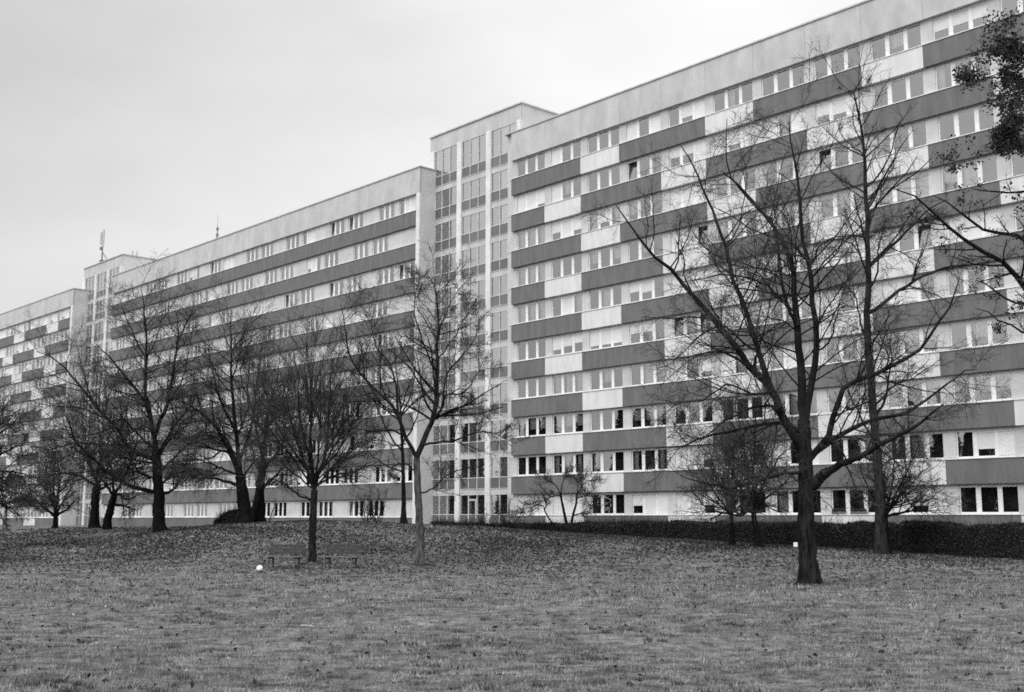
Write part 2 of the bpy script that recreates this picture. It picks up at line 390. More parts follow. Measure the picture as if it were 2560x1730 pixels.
class WinKit:
    def __init__(s, w, h, lights):
        s.w, s.h, s.l = w, h, lights
        s.frame = window_mesh(w, h, lights); s.pane = pane_mesh(w, h, lights); s.cache = {}
        s.frame.materials.append(M['trim']); s.pane.materials.append(M['glass'])
    def put(s, parent, x, y, z, code, rnd):
        f = link_mesh('window', s.frame, None, parent, (x, y, z))
        if 'd' in code:
            key = ('p', code.replace('c', '0').replace('9', '0'))
            if key not in s.cache:
                b = MB()
                for (l0, l1), c in zip(s.l, code):
                    i = len(b.v); yt = 0.028 + (0.26 if c == 'd' else 0.0); yb = 0.028
                    b.v += [(l0, yb, .06), (l1, yb, .06), (l1, yt, s.h - .06), (l0, yt, s.h - .06)]; b.f.append((i, i + 1, i + 2, i + 3))
                s.cache[key] = b.mesh('pane'); s.cache[key].materials.append(M['glass'])
            link_mesh('pane', s.cache[key], None, f)
        else: link_mesh('pane', s.pane, None, f)
        for (l0, l1), c in zip(s.l, code):
            if c in '123456789':
                key = ('s', l0, c)
                if key not in s.cache: s.cache[key] = shutter_mesh(s.h, [(l0, l1, {'9': 1.0}.get(c, int(c) / 10))])
                link_mesh('roller_shutter', s.cache[key], M['shutter'], f)
            elif c in 'cnh':
                key = ('c', l0, c, rnd.randrange(2))
                if key not in s.cache: s.cache[key] = curtain_mesh(s.w, s.h, l0, l0 + (l1 - l0) * (.45 if c == 'h' else 1), .55 if c == 'n' else .02, rnd.random())
                link_mesh('curtain', s.cache[key], M['curtain'], f)
        return f
    def merged(s, parent, items):
        """many windows of one facade that show too small or not at all: one part"""
        V = []; F = []; mats = []
        for x, y, z, code in items:
            for me, mi in ((s.frame, 0), (s.pane, 1)):
                k = len(V); V += [(v.co.x + x, v.co.y + y, v.co.z + z) for v in me.vertices]
                F += [tuple(i + k for i in p.vertices) for p in me.polygons]; mats += [mi] * len(me.polygons)
            sh = [(l0, l1, int(c) / 9) for (l0, l1), c in zip(s.l, code) if c in '56789']
            if sh:
                me = shutter_mesh(s.h, sh); k = len(V); V += [(v.co.x + x, v.co.y + y, v.co.z + z) for v in me.vertices]
                F += [tuple(i + k for i in p.vertices) for p in me.polygons]; mats += [2] * len(me.polygons); bpy.data.meshes.remove(me)
        me = bpy.data.meshes.new('more_windows'); me.from_pydata(V, [], F); me.update()
        for m_ in ('trim', 'glass', 'shutter'): me.materials.append(M[m_])
        me.polygons.foreach_set('material_index', mats)
        o = link_mesh('more_windows', me, None, parent); o['kind'] = 'stuff'; return o

DEPTH = 12.0; ROOMY = 1.0
def block_shell(root, s0, s1, zoff, ground, piers, roof=28.9, end_pilaster=None, attic_joint=3.74, band_s0=0.0, band_s1=None):
    """floors, piers, room fronts and roof of one slab; piers = {row: [(a, b), ...]} solid wall between the windows"""
    E0 = EYE + zoff; band_s1 = s1 if band_s1 is None else band_s1
    sill = lambda k: E0 + H * (10 - k)
    w = MB()
    for k in range(1, 11):
        z = sill(k)
        for a, b in piers[k]: w.box(a, b, 0.21, ROOMY - 0.02, z - 0.03, z + 1.46)
        w.box(s0, s1, 0.23, ROOMY - 0.01, (z - 1.34) if k < 10 else ground - 1.2, z - 0.031)   # floor strip behind the panels
    zt = sill(1) + 1.461; zr = E0 + roof - 0.10
    w.box(s0, s1, 0.23, ROOMY - 0.01, zt, zr)
    w.build('wall', M['render_white'], root)
    rm = MB(); rm.box(s0 + .01, s1 - .01, ROOMY, DEPTH, ground - 1.2, zr - .01)
    rm.build('interior', M['room'], root)
    for a, b in ((s0 - .004, s0 + .3), (s1 - .3, s1 + .004)):
        MB().box(a, b, 0.232, DEPTH + .02, ground - 1.2, zr).build('gable_wall', M['gable'], root)
    at_ = MB(); x = band_s0
    while x < band_s1 - 0.1:
        e = min(x + attic_joint, band_s1); at_.box(x + 0.008, e - 0.008, 0, 0.228, zt - 0.03, zr); x = e
    at_.build('attic_wall', M['attic'], root)
    rf = MB(); rf.box(s0 - 0.07, s1 + 0.07, -0.07, DEPTH + .1, zr, zr + 0.10)
    rf.build('roof', M['coping'], root)
    return sill

def sills(root, s0, s1, sill):
    for k in range(1, 11):
        b = MB(); b.box(s0, s1, -0.045, 0.33, sill(k) - 0.03, sill(k) + 0.012)
        b.build('window_sill', M['trim'], root)

# ---- nearest block: chequered grey and white panels
right = facade_empty('apartment_block', B0, TH, 'tall slab block with chequered grey and white panels, nearest on the right', 'building', 'apartment slabs')
BAY = 3.739; NB = 15; G = 0.5
zoff_r = 0.15
PW = 0.52; WW = BAY - PW - 0.16
piers = {k: [(-0.55, PW - 0.003)] + [(BAY * i - 0.16, BAY * i + PW - 0.003) for i in range(1, NB)] + [(BAY * NB - 0.16, BAY * NB)] for k in range(1, 11)}
sill = block_shell(right, -0.55, BAY * NB, zoff_r, 0.0, piers, attic_joint=BAY, band_s0=0.1)
sills(right, 0.1, BAY * NB, sill)
def pattern(row):
    """bays of one row as runs: (first bay, last bay + 1, grey?)"""
    runs = []; b = 0
    if row % 2: seq = [(2, 1), (1, 0)]
    else: seq = [(1, 1), (1, 0), (2, 1), (1, 0)]
    runs.append((0, seq[0][0], True)); b = seq[0][0]
    grey = False
    while b < NB:
        n = 2 if grey else 1; runs.append((b, min(b + n, NB), grey)); b += n; grey = not grey
    return runs
for k in range(1, 11):
    for a, b, grey in pattern(k):
        m_ = MB(); z = sill(k)
        zb = z - 1.28 if k < 10 else -1.0
        m_.box(max(a * BAY, 0.1) + 0.006, b * BAY - 0.006, 0, 0.228, zb, z - 0.032)
        m_.build('spandrel_panel', M['panel_grey'] if grey else M['panel_white'], right)
RW = ['000 900 000 009 079 0h0 000 000 000 666', '998 000 000 d00 559 979 909 679 000 000', 'ccc 697 c7c 000 999 000 000 d00 000 000',
      'ccc 000 000 000 99d cc0 000 000 0cc 0c0', 'ccc 00c 000 560 999 780 5c0 999 00d 999', '000 765 888 550 d0d 99c 0c0 000 990 000',
      '000 ccc 000 0c0 907 9c7 c9c 000 000 0n0', 'nnn nnn 000 nnn 000 000 0c0 000 c0c 0nn', '000 hch h00 h0h 996 070 909 000 0c0 079', '999 999 000 699 996 000 000 000 979 000']
kitR = WinKit(WW, 1.43, [(0.02, 0.90), (1.09, 2.02), (2.19, WW - 0.02)])
rnd = random.Random(3)
extra = []
for k in range(1, 11):
    codes = RW[k - 1].split()
    for i in range(NB):
        x, z = i * BAY + PW, sill(k) + 0.014
        if i < 10: kitR.put(right, x, 0.28, z, ''.join(rnd.choice('000cnhn9' if k < 8 else '000000c') if c_ == '0' and rnd.random() < .36 else c_ for c_ in codes[i]), rnd)
        else: extra.append((x, 0.28, z, rnd.choice(['000', '099', '000', '950', '000'])))
kitR.merged(right, extra)

# ---- middle block: plain grey bands, pairs of windows between white wall panels
MPT = np.array([-7.881, 92.478]); MTH = 0.747
middle = facade_empty('apartment_block', MPT, MTH, 'long slab block with unbroken grey bands, between the two glazed stair towers', 'building', 'apartment slabs')
LM = 59.2; PER = 7.48; MW = 2.25
def mid_windows(k):
    off = -0.45 if k % 2 else -0.45 - PER / 2
    res = []
    for j in range(-1, 9):
        for a in (off - PER * j - MW, off - PER * j - MW - 0.62 - MW):
            if a + MW <= -0.05 and a >= -LM + 0.1: res.append((a, MW))
    return sorted(res)
piers = {}
for k in range(1, 11):
    p = []; x = -LM
    for a, w_ in mid_windows(k):
        p.append((x, a - 0.003)); x = a + w_ + 0.003
    p.append((x, 0.35)); piers[k] = p
sillm = block_shell(middle, -LM - 0.5, 0.35, 0.0, 0.4, piers, attic_joint=PER, band_s0=-LM, band_s1=0.35)
sills(middle, -LM, -0.1, sillm)
for k in range(1, 11):
    z = sillm(k); m_ = MB(); m_.box(-LM, -0.1, 0, 0.228, (z - 1.28) if k < 10 else -0.8, z - 0.032)
    m_.build('spandrel_panel', M['panel_grey'], middle)
m_ = MB(); m_.box(-0.098, 0.352, -0.004, 0.226, -0.8, sillm(1) + 1.43); m_.build('corner_pilaster', M['plaster_pilaster'], middle)
kitM = WinKit(MW, 1.43, [(0.03, 0.65), (0.82, 1.42), (1.59, MW - 0.03)])
allw = [(a, k) for k in range(1, 11) for a, _ in mid_windows(k)]
allw.sort(key=lambda t: -t[0] + 1.2 * (t[1] > 7) * 30)
pick = ['000', '000', 'c00', '00c', '999', '099', '790', '000', 'ccc', 'd00']
ex = []
for i, (a, k) in enumerate(allw):
    code = rnd.choice(pick)
    if i < 100: kitM.put(middle, a, 0.28, sillm(k) + 0.014, code, rnd)
    else: ex.append((a, 0.28, sillm(k) + 0.014, code))
kitM.merged(middle, ex)

# ---- far left block: chequered like the first
LPT = np.array([-56.1, 143.8]); LTH = 0.751
leftb = facade_empty('apartment_block', LPT, LTH, 'distant chequered slab block at the left edge, beyond the far stair tower', 'building', 'apartment slabs')
BL = 3.85; NL = 12; S0 = -BL * NL
piers = {k: [(S0 + BL * i - 0.16 if i else S0, S0 + BL * i + PW - 0.003) for i in range(NL)] + [(-0.16, 0.55)] for k in range(1, 11)}
sl = block_shell(leftb, S0, 0.55, -0.06, 0.4, piers, attic_joint=BL, band_s0=S0, band_s1=0.55)
sills(leftb, S0, 0.0, sl)
for k in range(1, 11):
    b = 0; n = 1 if k % 2 else 2; grey = True
    while b < NL:
        e = min(b + n, NL); m_ = MB(); z = sl(k)
        m_.box(-e * BL + 0.006, -b * BL - 0.006, 0, 0.228, (z - 1.28) if k < 10 else -0.8, z - 0.032)
        m_.build('spandrel_panel', M['panel_grey'] if grey else M['panel_white'], leftb)
        b = e; grey = not grey; n = 2 if grey else 1
m_ = MB(); m_.box(0.002, 0.552, -0.004, 0.226, -0.8, sl(1) + 1.43); m_.build('corner_pilaster', M['plaster_pilaster'], leftb)
WL = BL - PW - 0.16
kitL = WinKit(WL, 1.43, [(0.03, 0.86), (1.11, 2.01), (2.22, WL - 0.03)])
ex = []
for k in range(1, 11):
    for i in range(NL):
        x = S0 + BL * i + PW; code = rnd.choice(['000', '000', '900', '099', '999', '790', 'c0c'])
        if i >= NL - 10: kitL.put(leftb, x, 0.28, sl(k) + 0.014, code, rnd)
        else: ex.append((x, 0.28, sl(k) + 0.014, code))
kitL.merged(leftb, ex)

# ---- stair towers
def tower(p, th, s0, s1, setback, zoff, cols, label, door_col):
    root = facade_empty('stair_tower', p, th, label, 'stair tower', 'glazed stair towers between the slabs')
    E0 = EYE + zoff; roof = E0 + 31.9; y = setback; top = E0 + 30.5; bot = -0.6
    b = MB(); b.box(s0, s1, y + 0.10, y + 12.5, E0 + 30.5, roof - 0.12)
    b.box(s0, s0 + 0.25, y + 0.10, y + 12.5, bot, E0 + 30.498); b.box(s1 - 0.25, s1, y + 0.10, y + 12.5, bot, E0 + 30.498)
    b.build('wall', M['gable'], root)
    b = MB(); b.box(s0, s1, y, y + 0.098, top + 0.002, roof - 0.12); b.build('attic_wall', M['attic'], root)
    b = MB(); b.box(s0 - .1, s1 + .1, y - 0.1, y + 12.6, roof - 0.118, roof); b.build('roof', M['coping'], root)
    b = MB(); b.box(s0 + .3, s1 - .3, y + 2.2, y + 2.4, bot, top)
    for j in range(11): b.box(s0 + .3, s1 - .3, y + 0.5, y + 2.2, E0 + 26.96 + .1 - H * j, E0 + 27.3 - H * j)
    b.build('landing', M['room_pale'], root)
    edges = [s0] + [v for c in cols for v in c] + [s1]
    for i in range(0, len(edges), 2):
        m_ = MB(); m_.box(edges[i] - .001, edges[i + 1] + .001, y - 0.12, y + 0.32, bot, top)
        bevel(m_.build('pilaster', M['plaster_pilaster'], root), 0.02)
    for ci, (a, b_) in enumerate(cols):
        w_ = b_ - a; lw = w_ / 3
        for j in range(11):
            zp = E0 + 28.21 - H * j                     # top of the grey spandrel glass
            zg1 = top if j == 0 else E0 + 26.96 - H * (j - 1)
            ground_floor = j == 10
            fr = MB(); t_ = 0.055
            for i in range(1, 3): fr.box(a + lw * i - t_ / 2, a + lw * i + t_ / 2, y - 0.02, y + 0.10, zp - 0.82 if not ground_floor else bot, zg1)
            fr.box(a, b_, y + 0.0, y + 0.09, zg1 - 0.06, zg1); fr.box(a, b_, y + 0.002, y + 0.092, zp - 0.03, zp + 0.03)
            fr.box(a, a + .04, y + .004, y + .088, zp + .03, zg1 - .06); fr.box(b_ - .04, b_, y + .004, y + .088, zp + .03, zg1 - .06)
            f = fr.build('window', M['tower_frame'], root)
            pn = MB()
            for i in range(3):
                k = len(pn.v); yy = y + 0.045 + 0.004 * ((i * 7 + j * 3 + ci) % 4); x0, x1 = a + lw * i, a + lw * (i + 1)
                pn.v += [(x0, yy, zp), (x1, yy + .003, zp), (x1, yy, zg1), (x0, yy - .002, zg1)]; pn.f.append((k, k + 1, k + 2, k + 3))
            pn.build('pane', M['stair_glass'], f)
            if rnd.random() < 0.5 and j < 10:
                x0 = a + lw * rnd.randrange(3); cu = curtain_mesh(w_, zg1 - zp, 0, lw * rnd.choice([1, 1, 2]) * .95, 0.05, rnd.random())
                for v in cu.vertices: v.co.x = min(v.co.x, b_ - x0); v.co.y += y - .05
                link_mesh('curtain', cu, M['curtain'], f, (x0, 0, zp))
            sp = MB(); sp.box(a, b_, y + 0.03, y + 0.07, (zp - 0.82) if not ground_floor else bot, zp - 0.031)
            sp.build('spandrel_panel', M['spandrel_glass'], root)
            if not ground_floor:
                rl = MB(); rl.box(a, b_, y + 0.0, y + 0.09, zp - 1.25, zp - 0.88); rl.box(a, b_, y - 0.03, y + 0.095, zp - 0.875, zp - 0.82)
                rl.build('floor_rail', M['attic'], root)
    a, b_ = cols[door_col]; lw = (b_ - a) / 3
    d = MB(); x0, x1 = a + lw + .04, a + 2 * lw - .04
    d.box(x0, x0 + .11, y - .06, y - .021, 0.5, E0 + 1.4); d.box(x1 - .11, x1, y - .06, y - .021, 0.5, E0 + 1.4)
    d.box(x0 + .11, x1 - .11, y - .06, y - .021, E0 + 1.27, E0 + 1.4); d.box(x0 + .11, x1 - .11, y - .06, y - .021, 0.5, .75)
    dr = d.build('door', M['metal_pale'], root)
    hd = MB(); hd.bar((x1 - .17, y - .09, 1.5), (x1 - .17, y - .09, 1.9), .02); hd.build('handle', M['metal'], dr)
    return root
M['room_pale'] = material('room_pale', 0.50, 0.72, scale=0.4)
COLS = [(-11.01, -7.95), (-7.39, -4.31), (-3.74, -0.68)]
tower(B0, 0.735, -11.59, -0.24, 1.354, 0.0, COLS, 'glazed stair tower between the chequered slab and the plain banded slab', 1)
C2 = [(a - 59.72, b - 59.72) for a, b in COLS]
tower(MPT, MTH, -71.44, -59.96, 1.35, 0.0, C2, 'far glazed stair tower at the left with the antenna mast on its roof', 1)

exec_later = []
# ------------------------------------------------------------------ trees
def tubes(P, Rr, S):
    """P (N,K,3) polylines, Rr (N,K) radii -> verts, quads"""
    n, K, _ = P.shape
    T = np.gradient(P, axis=1); T /= np.maximum(np.linalg.norm(T, axis=2, keepdims=True), 1e-9)
    mean = T.mean(1); ref = np.where(np.abs(mean[:, 2:3]) > 0.75, np.array([[1., 0, 0]]), np.array([[0, 0, 1.]]))
    U = np.cross(T, ref[:, None, :]); U /= np.maximum(np.linalg.norm(U, axis=2, keepdims=True), 1e-9); W = np.cross(T, U)
    a = np.arange(S) * 2 * math.pi / S
    V = P[:, :, None] + Rr[:, :, None, None] * (U[:, :, None] * np.cos(a)[None, None, :, None] + W[:, :, None] * np.sin(a)[None, None, :, None])
    id_ = np.arange(n * K * S).reshape(n, K, S); nx_ = np.roll(id_, -1, axis=2)
    F = np.stack([id_[:, :-1], nx_[:, :-1], nx_[:, 1:], id_[:, 1:]], -1).reshape(-1, 4)
    return V.reshape(-1, 3), F

def smooth_poly(pts, K):
    pts = np.asarray(pts, float); n = len(pts)
    d = np.r_[0, np.cumsum(np.linalg.norm(np.diff(pts, axis=0), axis=1))]
    # Catmull-Rom through the points, resampled evenly
    P = np.vstack([2 * pts[0] - pts[1], pts, 2 * pts[-1] - pts[-2]]); outp = []
    for i in range(n - 1):
        p0, p1, p2, p3 = P[i:i + 4]
        for t in np.linspace(0, 1, 8, endpoint=False):
            outp.append(.5 * (2 * p1 + (p2 - p0) * t + (2 * p0 - 5 * p1 + 4 * p2 - p3) * t * t + (3 * p1 - p0 - 3 * p2 + p3) * t ** 3))
    outp.append(pts[-1]); outp = np.array(outp)
    s = np.r_[0, np.cumsum(np.linalg.norm(np.diff(outp, axis=0), axis=1))]; q = np.linspace(0, s[-1], K)
    return np.stack([np.interp(q, s, outp[:, i]) for i in range(3)], 1)

def grow(rg, start, dirs, L, r0, r1, K, wander, trop):
    n = len(start); P = np.zeros((n, K, 3)); P[:, 0] = start; d = dirs.copy()
    for k in range(1, K):
        P[:, k] = P[:, k - 1] + d * (L / (K - 1))[:, None]
        d = d + rg.normal(0, wander, (n, 3)); d[:, 2] += trop * (1 if np.isscalar(trop) else 1)
        d /= np.linalg.norm(d, axis=1)[:, None]
    t = np.linspace(0, 1, K)[None]
    return P, r0[:, None] * (1 - t) + r1[:, None] * t

def spawn(rg, P, Rr, m, t0, t1, ang, angsd, ratio, taper, lmin=0.0, flat=0.0, upbias=0.0):
    """m children per polyline; returns start, dir, length, radius"""
    n, K, _ = P.shape
    seg = np.linalg.norm(np.diff(P, axis=1), axis=2).sum(1)
    t = t0 + (t1 - t0) * (np.arange(m)[None] + rg.random((n, m))) / m
    f = t * (K - 1); i = np.minimum(f.astype(int), K - 2); fr = (f - i)[..., None]
    ar = np.arange(n)[:, None]
    p = P[ar, i] * (1 - fr) + P[ar, i + 1] * fr
    tg = P[ar, i + 1] - P[ar, i]; tg /= np.maximum(np.linalg.norm(tg, axis=2, keepdims=True), 1e-9)
    rr = Rr[ar, i] * (1 - fr[..., 0]) + Rr[ar, i + 1] * fr[..., 0]
    ref = np.where(np.abs(tg[..., 2:3]) > .9, np.array([1., 0, 0]), np.array([0, 0, 1.]))
    u = np.cross(tg, ref); u /= np.linalg.norm(u, axis=2, keepdims=True); w = np.cross(tg, u)
    phi = (np.arange(m)[None] * 2.39996 + rg.random((n, 1)) * 6.28) + rg.normal(0, .4, (n, m))
    A = np.radians(rg.normal(ang, angsd, (n, m)))
    side = u * np.cos(phi)[..., None] + w * np.sin(phi)[..., None] * (1 - flat)
    d = tg * np.cos(A)[..., None] + side * np.sin(A)[..., None]
    d[..., 2] += upbias; d /= np.linalg.norm(d, axis=2, keepdims=True)
    L = seg[:, None] * ratio * (1 - taper * t) * rg.uniform(.6, 1.25, (n, m)); L = np.maximum(L, lmin)
    return p.reshape(-1, 3), d.reshape(-1, 3), L.ravel(), rr.ravel()

class Tree:
    def __init__(s, name, label, Y, base, group, cat='tree', bark='bark', twig='twig', seed=1):
        s.rg = np.random.default_rng(seed); s.Y = Y; s.bark, s.twig = bark, twig; s.fine = 'fine_twig'
        b = at(base[0], base[1], Y); s.b = np.array([b[0], b[1], gz(b[0], b[1])])
        s.root = empty(name, s.b); tag(s.root, label, cat, group)
        s.parts = []; s.limbs = []; s.dz = s.b[2] - b[2]
    def px(s, pts, dy0=0.0, dy1=0.0):
        q = []
        n = len(pts)
        for i, (u, v) in enumerate(pts):
            q.append(at(u, v, s.Y + dy0 + (dy1 - dy0) * i / max(n - 1, 1)))
        return np.array(q) - s.b + np.array([0, 0, s.dz * 0.0])
    def trunk(s, pts, r0, r1, S=12, K=18, flare=1.5, more=()):
        V = []; F = []; k = 0
        for j, (pp, a, b_, fl) in enumerate([(pts, r0, r1, flare)] + list(more)):
            q = smooth_poly(pp, K); t = np.linspace(0, 1, K); rr = a * (1 - t) + b_ * t
            rr = rr * (1 + (fl - 1) * np.exp(-t * 14)); q[0, 2] -= 0.15
            q[1:-1] += s.rg.normal(0, a * 0.06, (K - 2, 3)) * np.array([1, 1, 0])
            v, f = tubes(q[None], rr[None], S)
            v = v.reshape(K, S, 3); e = np.exp(-t * 9)[:, None] * (.30 if j == 0 else .12)
            lob = 1 + e * np.maximum(0, np.sin(np.arange(S) * 2 * math.pi / S * 4 + s.rg.random() * 6)[None]) * 1.6
            v = q[:, None] + (v - q[:, None]) * lob[..., None]; v = v.reshape(-1, 3)
            v += s.rg.normal(0, a * 0.035, v.shape)
            V.append(v); F.append(f + k); k += len(v); s.limbs.append((q, rr, 'trunk'))
        o = link_mesh('trunk', np_mesh('trunk', np.concatenate(V), [np.concatenate(F)], True), M[s.bark], s.root)
        return o
    def limb(s, pts, r0, r1, K=16):
        q = smooth_poly(pts, K); t = np.linspace(0, 1, K); q[1:] += s.rg.normal(0, 0.02, (K - 1, 3))
        rr = r1 + (r0 - r1) * (1 - t) ** 0.85
        s.parts.append((q[None], rr[None], 7)); s.limbs.append((q, rr, 'limb'))
    def auto(s, levels, use='limb', t0=None):
        src = [(q, r) for q, r, k in s.limbs if k == 'limb' or use == 'all']
        K = 16
        P = np.array([smooth_poly(q, K) for q, r in src]); Rr = np.array([np.interp(np.linspace(0, 1, K), np.linspace(0, 1, len(r)), r) for q, r in src])
        for li, lv in enumerate(levels):
            m_ = lv['m']
            if li == 0:      # long limbs carry more branches than short ones
                ln = np.linalg.norm(np.diff(P, axis=1), axis=2).sum(1); n_ = len(P) * m_
                ix = np.sort(np.searchsorted(np.cumsum(ln) / ln.sum(), (np.arange(n_) + .5) / n_)); P, Rr, m_ = P[ix], Rr[ix], 1
            st, d, L, pr = spawn(s.rg, P, Rr, m_, lv.get('t0', .15), lv.get('t1', 1.0), lv.get('ang', 45), lv.get('sd', 10), lv['ratio'], lv.get('taper', .5), lv.get('lmin', .1), lv.get('flat', 0), lv.get('up', 0))
            L = np.minimum(L, lv.get('lmax', 9))
            r0 = np.minimum(pr * lv.get('rr', .6), lv.get('rmax', .1)); r0 = np.maximum(r0, lv.get('rmin', .003)); r1 = np.maximum(r0 * .35, lv.get('rmin', .003) * .8)
            P, Rr = grow(s.rg, st, d, L, r0, r1, lv.get('K', 5), lv.get('wander', .12), lv.get('trop', 0.0))
            s.parts.append((P, Rr, lv.get('S', 3)))
        s.tips = P
    def finish(s):
        V = []; F = []; k = 0; mi = []
        for P, Rr, S in s.parts:
            v, f = tubes(P, Rr, S); V.append(v); F.append(f + k); k += len(v); mi.append(np.full(len(f), 1 if S == 3 else 0, np.int32))
        me = np_mesh('crown', np.concatenate(V), [np.concatenate(F)], False)
        me.materials.append(M[s.twig]); me.materials.append(M[s.fine]); me.polygons.foreach_set('material_index', np.concatenate(mi))
        link_mesh('crown', me, None, s.root)
        return s.root

# levels: branch, twig, fine twig
def std_levels(m=(7, 8, 6), ratio=(.42, .40, .45), trop=(.03, .03, .02), ang=(50, 48, 45), fine=.0028, wander=(.10, .14, .16), lmax=(4, 1.6, .8), t0=.2):
    return [dict(m=m[0], ratio=ratio[0], ang=ang[0], K=8, S=5, trop=trop[0], rr=.5, rmax=.05, rmin=fine * 2.2, wander=wander[0], lmax=lmax[0], t0=t0),
            dict(m=m[1], ratio=ratio[1], ang=ang[1], K=6, S=3, trop=trop[1], rr=.55, rmax=.014, rmin=fine * 1.4, wander=wander[1], lmax=lmax[1]),
            dict(m=m[2], ratio=ratio[2], ang=ang[2], K=4, S=3, trop=trop[2], rr=.7, rmax=.007, rmin=fine, wander=wander[2], lmax=lmax[2], t0=.1)]

# ---- large tree in front of the nearest block
T = Tree('bare_tree', 'large dark bare tree with spreading limbs alone on the lawn before the hedge', 29.5, (2025, 1460), 'bare trees on the lawn', seed=11)
T.trunk(T.px([(2025, 1462), (2021, 1400), (2017, 1340), (2015, 1270), (2014, 1205), (2012, 1130), (2010, 1050)]), .235, .155, S=14, K=26, flare=1.35,
        more=[(T.px([(2018, 1230), (2055, 1190), (2071, 1178)], 0, -.3), .16, .12, 1)])
LB = [([(2010, 1050), (2010, 1031), (2001, 926), (1995, 815), (1985, 719), (1976, 655), (1950, 585), (1902, 526), (1864, 482), (1810, 431)], .125, .018, 0, 1.2),
      ([(2008, 1130), (1975, 1080), (1952, 1030), (1931, 974), (1886, 935), (1848, 881), (1804, 824), (1750, 757), (1686, 684), (1640, 640), (1591, 590), (1543, 516)], .12, .012, 0, -1.4),
      ([(1950, 1020), (1921, 948), (1896, 881), (1874, 815), (1855, 751), (1826, 681), (1807, 598), (1765, 488), (1727, 405), (1705, 361)], .085, .012, -.5, .8),
      ([(2012, 1060), (2026, 974), (2039, 878), (2038, 808), (2033, 735), (2023, 665), (2010, 600), (2003, 545), (1995, 444), (1980, 370), (1970, 300)], .10, .012, 0, -.6),
      ([(1995, 815), (1960, 740), (1935, 571), (1902, 530), (1823, 437), (1816, 297)], .05, .01, .3, 2.2),
      ([(2071, 1178), (2104, 1160), (2141, 1146), (2189, 1118), (2250, 1085), (2310, 1052), (2356, 1010)], .10, .016, -.3, -2.6),
      ([(2040, 1130), (2056, 1117), (2126, 1075), (2179, 1050), (2244, 1038), (2302, 1013), (2350, 971), (2406, 932), (2440, 925)], .075, .01, 0, 1.2),
      ([(2022, 1150), (2067, 1089), (2090, 1033), (2112, 977), (2134, 957), (2179, 938), (2252, 904), (2302, 873), (2322, 845), (2356, 793), (2384, 737), (2400, 690)], .09, .01, 0, -1.8),
      ([(1998, 1080), (1960, 1058), (1918, 1060), (1855, 1070), (1804, 1083), (1753, 1095), (1705, 1115), (1640, 1122)], .055, .008, 0, -1.8),
      ([(1950, 1030), (1925, 1016), (1896, 1018), (1855, 1029), (1791, 1070), (1740, 1110)], .045, .008, -.4, -2.2),
      ([(2010, 1180), (1972, 1182), (1934, 1188), (1870, 1204), (1823, 1216), (1753, 1204), (1700, 1190)], .05, .008, 0, -2.4),
      ([(1985, 740), (1940, 735), (1890, 700), (1826, 690), (1764, 692), (1700, 706)], .035, .007, .2, -1.5),
      ([(1985, 780), (1950, 745), (1900, 728), (1835, 722), (1790, 705), (1740, 700)], .03, .006, .2, 1.5),
      ([(2039, 878), (2075, 850), (2100, 770), (2140, 768), (2170, 790), (2200, 805)], .028, .006, 0, -1.0),
      ([(2023, 665), (2050, 620), (2080, 595), (2130, 590), (2200, 600)], .025, .006, -.3, -1.2),
      ([(1895, 881), (1850, 850), (1800, 815), (1740, 848), (1690, 900), (1640, 920)], .03, .006, -.4, -2),
      ([(1935, 975), (1880, 985), (1820, 960), (1760, 1000), (1690, 1012), (1640, 1060)], .03, .006, -.5, -2.4)]
for pts, a, b_, d0, d1 in LB: T.limb(T.px(pts, d0, d1), a, b_)
T.auto([dict(m=13, ratio=.42, ang=56, K=10, S=5, trop=.012, rr=.45, rmax=.024, rmin=.007, wander=.13, lmax=3.4, lmin=.9, t0=.1),
        dict(m=11, ratio=.42, ang=50, K=7, S=3, trop=.0, rr=.5, rmax=.009, rmin=.0048, wander=.16, lmax=1.5, lmin=.4),
        dict(m=7, ratio=.55, ang=44, K=5, S=3, trop=-.03, rr=.7, rmax=.006, rmin=.0036, wander=.17, lmax=.75, lmin=.2)])
T.finish()

